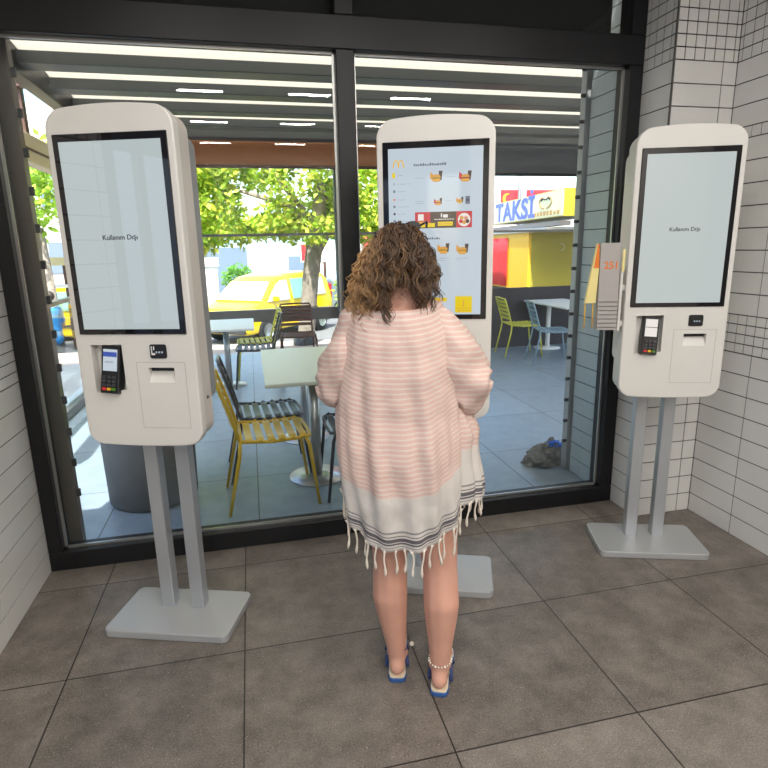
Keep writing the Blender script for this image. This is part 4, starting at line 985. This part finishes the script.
for i in range(700): d = Vector((rnd.gauss(0, 1), rnd.gauss(0, 1), rnd.gauss(0, 1))).normalized() * rnd.uniform(.5, 1); pts.append((d.x * .5, d.y * .5, 1.65 + d.z * .48))
leaf_mesh('foliage', pp, pts, .13, M_['leaf2'], 41)
for (x, y, z0, h_, wd, m, nm, lb) in ((3.05, 20, -.95, 3.0, .10, 'signyel_shade2', 'pole', 'amber yellow pole behind the taxi, left of the tree trunk'), (2.55, 21, -.95, 3.1, .14, 'brown', 'pole', 'brown pole behind the taxi, left of the amber pole')):
    g = MB(); g.cyl((0, 0, 0), (0, 0, h_), wd, M_[m], 14); g.lathe([(wd * 1.5, 0), (wd * 1.5, .1), (wd, .12)], M_[m], 14); tag(g.build(nm, None, (x, y, z0)), lb, 'pole')
g = MB().box(-.7, .7, -.04, .04, 2.1, 2.75, M_['white'], bev=.02); g.box(-.66, -.1, -.05, -.04, 2.16, 2.68, M_['red']); g.box(-.05, .05, -.02, .02, 0, 2.1, M_['white']); g.box(.5, .6, -.02, .02, 0, 2.1, M_['white']); tag(g.build('billboard', None, (2.35, 19.5, -.95)), 'small red and white board on posts beyond the taxi roof', 'sign')
sh = thing('shrub', 'light green shrub between the amber pole and the tree trunk', 'shrub', (3.0, 17.5, -.95)); pts = []
for i in range(900): d = Vector((rnd.gauss(0, 1), rnd.gauss(0, 1), rnd.gauss(0, 1))).normalized() * rnd.uniform(.4, 1); pts.append((d.x * .5, d.y * .4, 1.3 + d.z * 1.3))
leaf_mesh('foliage', sh, pts, .16, M_['leaf'], 43); MB().cyl((0, 0, 0), (0, 0, 1.3), .05, M_['bark'], 8).build('stem', sh)
# right of the tree: shop with red awning
sp_ = thing('shop_building', 'cream shop with an orange-red awning right of the tree trunk', 'building', (7.0, 24, -1)); MB().box(-2.5, 2.2, 0, 5, 0, 4.5, M_['facade']).build('wall', sp_)
mb = MB(); mb.prism([(-1.2, 2.6), (0, 3.3), (0, 3.2), (-1.2, 2.45)], -2.5, 2.2, M_['red'], axis='x'); mb.build('awning', sp_); MB().box(-1.8, 1.6, -.05, 0, .2, 2.3, M_['darkpanel']).build('shop_window', sp_)
# tall neighbours for the skyline
for i, (x, y, wd, h_, m, lb) in enumerate(((-12, 30, 8, 9, 'facade', 'cream apartment block behind the trees on the left'),)):
    b = thing('apartment_building', lb, 'building', (x, y, -1)); MB().box(-wd / 2, wd / 2, 0, 6, 0, h_, M_[m]).build('wall', b)
    for fz in range(2, int(h_) - 1, 3):
        for fx in range(int(-wd / 2) + 1, int(wd / 2), 2): MB().box(fx, fx + .9, -.06, 0, fz - .3, fz + 1.1, M_['slate']).build('window_pane', b)
# fence on the left
fe = thing('street_fence', 'pale barred fence left of the left kiosk beyond the terrace', 'fence', (-4.9, 16.0, -.95))
MB().box(-1.6, 1.6, -.03, .03, 2.25, 2.45, M_['cream']).build('fence_rail', fe); MB().box(-1.6, 1.6, -.03, .03, 1.7, 1.78, M_['white']).build('fence_rail', fe)
for i in range(9): MB().box(-1.5 + i * .37, -1.40 + i * .37, -.02, .02, 0, 2.3, M_['brown'] if i % 2 else M_['white']).build('fence_bar', fe)
# passer-by in blue
bs = thing('person', 'passer-by in a bright blue shirt left of the left kiosk', 'person', (-3.72, 12.0, -.85), R(60)); bm = bmesh.new()
for s in (-1, 1):
    chain(bm, [(s * .09, 0, .85), (s * .10, .02, .47), (s * .10, -.02, .09)], [.085, .06, .042]); chain(bm, [(s * .10, -.03, .04), (s * .11, .17, .03)], [.035, .028]); chain(bm, [(s * .18, 0, 1.38), (s * .25, .02, 1.12), (s * .22, .14, .92)], [.05, .042, .03]); hand(bm, (s * .22, .14, .92), (0, .5, -.85), (-s, 0, 0), (0, .8, .5), 20)
chain(bm, [(0, 0, .88), (0, 0, 1.1), (0, 0, 1.32)], [.13, .125, .14]); chain(bm, [(-.17, 0, 1.38), (.17, 0, 1.38)], [.06, .06]); chain(bm, [(0, 0, 1.4), (0, .01, 1.52)], [.055, .052]); ellip(bm, (0, .02, 1.63), .075, .095, .11); ellip(bm, (0, .12, 1.61), .012, .02, .02)
for s in (-1, 1): ellip(bm, (s * .076, .01, 1.62), .012, .02, .03)
remeshed('body', bm, M_['skin'], .009, 3, bs)
bm = bmesh.new(); chain(bm, [(0, 0, .86), (0, 0, 1.1), (0, 0, 1.31)], [.148, .142, .155]); chain(bm, [(-.17, 0, 1.375), (.17, 0, 1.375)], [.075, .075])
for s in (-1, 1): chain(bm, [(s * .18, 0, 1.37), (s * .235, .015, 1.18)], [.066, .06])
remeshed('shirt', bm, M_['shirt'], .012, 4, bs); bm = bmesh.new()
for s in (-1, 1): chain(bm, [(s * .085, 0, .86), (s * .10, .02, .47), (s * .10, -.02, .12)], [.11, .08, .065])
remeshed('trousers', bm, M_['trouser'], .012, 4, bs); bm = bmesh.new(); ellip(bm, (0, -.005, 1.665), .083, .10, .095); remeshed('hair', bm, M_['darkhair'], .012, 2, bs)

# taxi stand on the right with its sign
def facing(p0, p1):  # frame with x along p0->p1, z up
    d = (Vector(p1) - Vector(p0)).normalized(); n = Vector((d.y, -d.x, 0)); m = Matrix.Identity(4)
    for i in range(3): m[i][0] = d[i]; m[i][1] = -n[i]; m[i][2] = (0, 0, 1)[i]; m[i][3] = p0[i]
    return m
st = thing('taxi_stand', 'yellow taxi rank booth with a cream and blue TAKSİ sign', 'booth')
A = (5.86, 13.5, 0); B = (5.50, 9.6, 0)      # sign runs towards the viewer
FM = facing(A, B); ln = (Vector(B) - Vector(A)).length
mb = MB(); mb.prism([(0, 2.06), (ln, 2.06), (ln, 2.54), (0, 2.54)], 0, .9, M_['signyel_shade'], FM); sbx = mb.build('sign_box', st)
mb = MB(); mb.box(.01, ln - .01, -.012, 0, 2.075, 2.525, M_['signcream'], FM); mb.build('sign_face', sbx)
mb = MB(); add_text(mb, 'TAKSİ', .56, M_['signblue'], FM @ upright(ln * .365, -.018, 2.285), .004, .014, 1.52); mb.build('sign_lettering', sbx)
mb = MB(); rn = random.Random(5)
for i in range(8): mb.box(ln * .66 + i * .155, ln * .66 + i * .155 + .10, -.02, -.012, 2.11, 2.11 + rn.uniform(.055, .085), M_['signbrown'], FM)
pts = []
for s in (1, -1):
    mb.tube([Vector((ln * .80 + s * (.30 * math.sin(a)), -.016, 2.36 + .10 * math.cos(a) - .02 * (a > 2))) for a in (.5, 1, 1.5, 2, 2.5, 3.0)], .012, M_['signbrown'], 6, FM)
    mb.tube([Vector((ln * .80 + s * .02, -.016, 2.40)), Vector((ln * .80 + s * .14, -.016, 2.43)), Vector((ln * .80 + s * .2, -.016, 2.39))], .014, M_['inkgrey'], 6, FM)
mb.build('sign_emblem', sbx)
mb = MB(); add_text(mb, '5', .20, M_['inkgrey'], Matrix.Translation((6.42, 9.62, 2.29)) @ Matrix.Rotation(R(5), 4, 'Z') @ Matrix.Rotation(R(90), 4, 'X'), .004); mb.build('sign_number', sbx)
MB().box(-.05, ln + .1, -.12, .1, 1.90, 1.98, M_['rail'], FM).build('sign_rail', st)
# booth walls
C0 = (5.36, 10.5, 0)
mb = MB(); mb.box(5.36, 8.2, 10.5, 10.56, .70, 1.80, M_['signyel_shade']); mb.build('front_panel', st)  # shaded face, painted darker than the lit side panel
mb = MB(); mb.box(5.30, 5.36, 10.5, 15.0, .70, 1.80, M_['signyel_shade2']); mb.build('side_panel', st)
mb = MB(); mb.box(5.33, 8.2, 10.53, 15.0, -.95, .70, M_['darkpanel']); mb.build('plinth', st)
mb = MB(); mb.box(5.25, 8.3, 9.75, 15.1, 1.80, 1.88, M_['steel'], bev=.01); mb.build('roof_edge', st)  # overhang drawn out toward the viewer to shade the front panel
for dx in (6.0, 6.25, 6.95): MB().lathe([(0, -.03), (.06, -.02), (.07, 0)], M_['white'], 16, Matrix.Translation((dx, 10.49, 1.52 if dx < 6.5 else 1.40)) @ Matrix.Rotation(R(90), 4, 'X')).build('round_lamp', st)
# red flag with white crescent and star
fl_ = thing('flag', 'red flag with white crescent hanging on the taxi booth', 'flag', (5.285, 12.35, 0), R(-90))
mb = MB(); n = 24; vs = []; fs = []
for i in range(n + 1):
    x = -.95 + 1.9 * i / n
    for z in (.73, 1.05, 1.4, 1.72): vs.append((x, -.012 - .010 * math.sin(i * .9 + z), z))
for i in range(n):
    for j in range(3): fs.append([i * 4 + j, (i + 1) * 4 + j, (i + 1) * 4 + j + 1, i * 4 + j + 1])
o = mb.add(vs, fs, M_['redcloth'], True).build('flag_cloth', fl_); sd = o.modifiers.new('t', 'SOLIDIFY'); sd.thickness = .004
def crescent(cx, cz, r, d, r2):
    a0 = math.acos((d * d + r * r - r2 * r2) / (2 * d * r)); b0 = math.acos((d * d + r2 * r2 - r * r) / (2 * d * r2)); o_ = []; i_ = []
    for k in range(29): a = a0 + (2 * math.pi - 2 * a0) * k / 28; o_.append((cx + r * math.cos(a), cz + r * math.sin(a)))
    for k in range(29): a = (math.pi - b0) + 2 * b0 * k / 28; i_.append((cx + d + r2 * math.cos(-a + 2 * math.pi) if False else cx + d + r2 * math.cos(math.pi + (math.pi - b0) - (2 * math.pi - 2 * b0) * k / 28 - math.pi) , cz + r2 * math.sin(math.pi + (math.pi - b0) - (2 * math.pi - 2 * b0) * k / 28 - math.pi)))
    return o_, i_
def cres_mesh(mb, cx, cz, r, d, r2, y0, y1, m):
    a0 = math.acos((d * d + r * r - r2 * r2) / (2 * d * r)); N_ = 28; o_ = []; i_ = []
    ix = (d * d + r * r - r2 * r2) / (2 * d); iz = math.sqrt(max(0, r * r - ix * ix)); b0 = math.atan2(iz, ix - d)
    for k in range(N_ + 1):
        a = a0 + (2 * math.pi - 2 * a0) * k / N_; b = b0 + (2 * math.pi - 2 * b0) * k / N_
        o_.append((cx + r * math.cos(a), cz + r * math.sin(a))); i_.append((cx + d + r2 * math.cos(b), cz + r2 * math.sin(b)))
    vs_ = [(x, y0, z) for x, z in o_] + [(x, y0, z) for x, z in i_] + [(x, y1, z) for x, z in o_] + [(x, y1, z) for x, z in i_]; K = N_ + 1; f_ = []
    for k in range(N_): f_ += [[k, k + 1, K + k + 1, K + k], [2 * K + k, 3 * K + k, 3 * K + k + 1, 2 * K + k + 1], [k, 2 * K + k, 2 * K + k + 1, k + 1], [K + k, K + k + 1, 3 * K + k + 1, 3 * K + k]]
    mb.add(vs_, f_, m)
mb = MB(); cres_mesh(mb, .05, 1.20, .34, .12, .30, -.032, -.026, M_['white'])
mb.prism([(-.28 + 0 + (.11 if k % 2 == 0 else .045) * math.cos(math.pi * k / 5), 1.2 + (.11 if k % 2 == 0 else .045) * math.sin(math.pi * k / 5)) for k in range(10)], -.032, -.026, M_['white']); mb.build('crescent', fl_)
# red shopfront over the road above the sign
rb = thing('red_building', 'red fronted building far behind the TAKSİ sign', 'building', (15.6, 30, -1)); MB().box(-4.5, 4.5, 0, 5, 0, 5.5, M_['facade']).build('wall', rb)
MB().box(-2.2, 1.0, -.08, 0, 4.2, 5.45, M_['red']).build('red_fascia', rb); MB().box(1.1, 3.3, -.06, 0, 4.2, 5.45, M_['concrete']).build('grey_fascia', rb)
mb = MB(); cres_mesh(mb, -1.85, 5.0, .26, .10, .22, -.11, -.08, M_['signyel_shade2']); mb.build('fascia_emblem', rb); MB().box(-1.25, -.95, -.5, -.42, 1.0, 6.1, M_['bluewall']).build('blue_banner', rb)
g = MB(); g.cyl((0, 0, 0), (0, 0, 6.5), .07, M_['rail'], 12); g.box(-.02, 1.2, -.02, .02, 6.3, 6.36, M_['rail']); tag(g.build('street_lamp', None, (11.6, 24, -.95)), 'thin grey lamp post behind the TAKSİ sign', 'lamp post')

sa = thing('sun_block_canopy', 'dark flat canopy added to block the sun outside the left opening, behind the viewer', 'canopy')  # unseen, added to keep sun patches off the room floor
MB().box(-4.6, -1.26, -5, 2.2, 2.75, 2.87, M_['beam'], bev=.01).build('block_panel', sa)
for yy in (-4.8, -1.6, 2.0): MB().box(-4.55, -4.45, yy - .05, yy + .05, -.02, 2.75, M_['beam']).build('post', sa)
# street side on the left of the room (seen mirrored in the left kiosk's screen)
b = thing('apartment_building', 'white building across the side street behind the viewer', 'building', (-11, -4, -.05), R(40)); MB().box(-3, 0, -9, 9, 0, 8, M_['plaster']).build('wall', b)
for fy in range(-8, 8, 3):
    for fz in (1.0, 4.0): MB().box(0, .06, fy, fy + 1.4, fz, fz + 1.8, M_['slate']).build('window_pane', b)

# ------------------------------------------------------------------ lights
def area(name, loc, size, size_y, energy, color, rot=(0, 0, 0)):
    l = bpy.data.lights.new(name, 'AREA'); l.shape = 'RECTANGLE'; l.size = size; l.size_y = size_y; l.energy = energy; l.color = color
    o = bpy.data.objects.new(name, l); col.objects.link(o); o.location = loc; o.rotation_euler = rot; return o
for ly, lw in ((1.1, 7.5), (-.2, 12.5), (-1.6, 15), (-3.0, 13)):
    for lx in (-.35, .7, 1.75): area('ceiling_strip_light', (lx, ly, 3.07), .42, .08, lw, (1, .95, .885))
sun = bpy.data.lights.new('sun', 'SUN'); sun.energy = 8.0; sun.angle = R(.6); sun.color = (1, .95, .86); so = bpy.data.objects.new('sun', sun); col.objects.link(so)
dirv = Vector((.17, .52, -1.0)).normalized(); so.rotation_euler = dirv.to_track_quat('-Z', 'Y').to_euler()
wd = bpy.data.worlds.new('sky'); scn.world = wd; wd.use_nodes = True; nt = wd.node_tree; bg = nt.nodes['Background']
sk = nt.nodes.new('ShaderNodeTexSky'); sk.sky_type = 'NISHITA'; sk.sun_disc = False; sk.sun_elevation = R(58); sk.sun_rotation = R(200); sk.air_density = 1.2; sk.dust_density = 2.5
hs = nt.nodes.new('ShaderNodeHueSaturation'); hs.inputs['Saturation'].default_value = 1.0; nt.links.new(sk.outputs[0], hs.inputs['Color']); nt.links.new(hs.outputs[0], bg.inputs[0]); bg.inputs[1].default_value = .42
scn.view_settings.view_transform = 'Standard'; scn.view_settings.look = 'None'; scn.view_settings.exposure = .55; scn.view_settings.gamma = 1; scn.view_settings.use_curve_mapping = False
scn.cycles.max_bounces = 8; scn.cycles.transparent_max_bounces = 16; scn.cycles.diffuse_bounces = 4
scn.cycles.use_denoising = True
scn.cycles.sample_clamp_indirect = 8
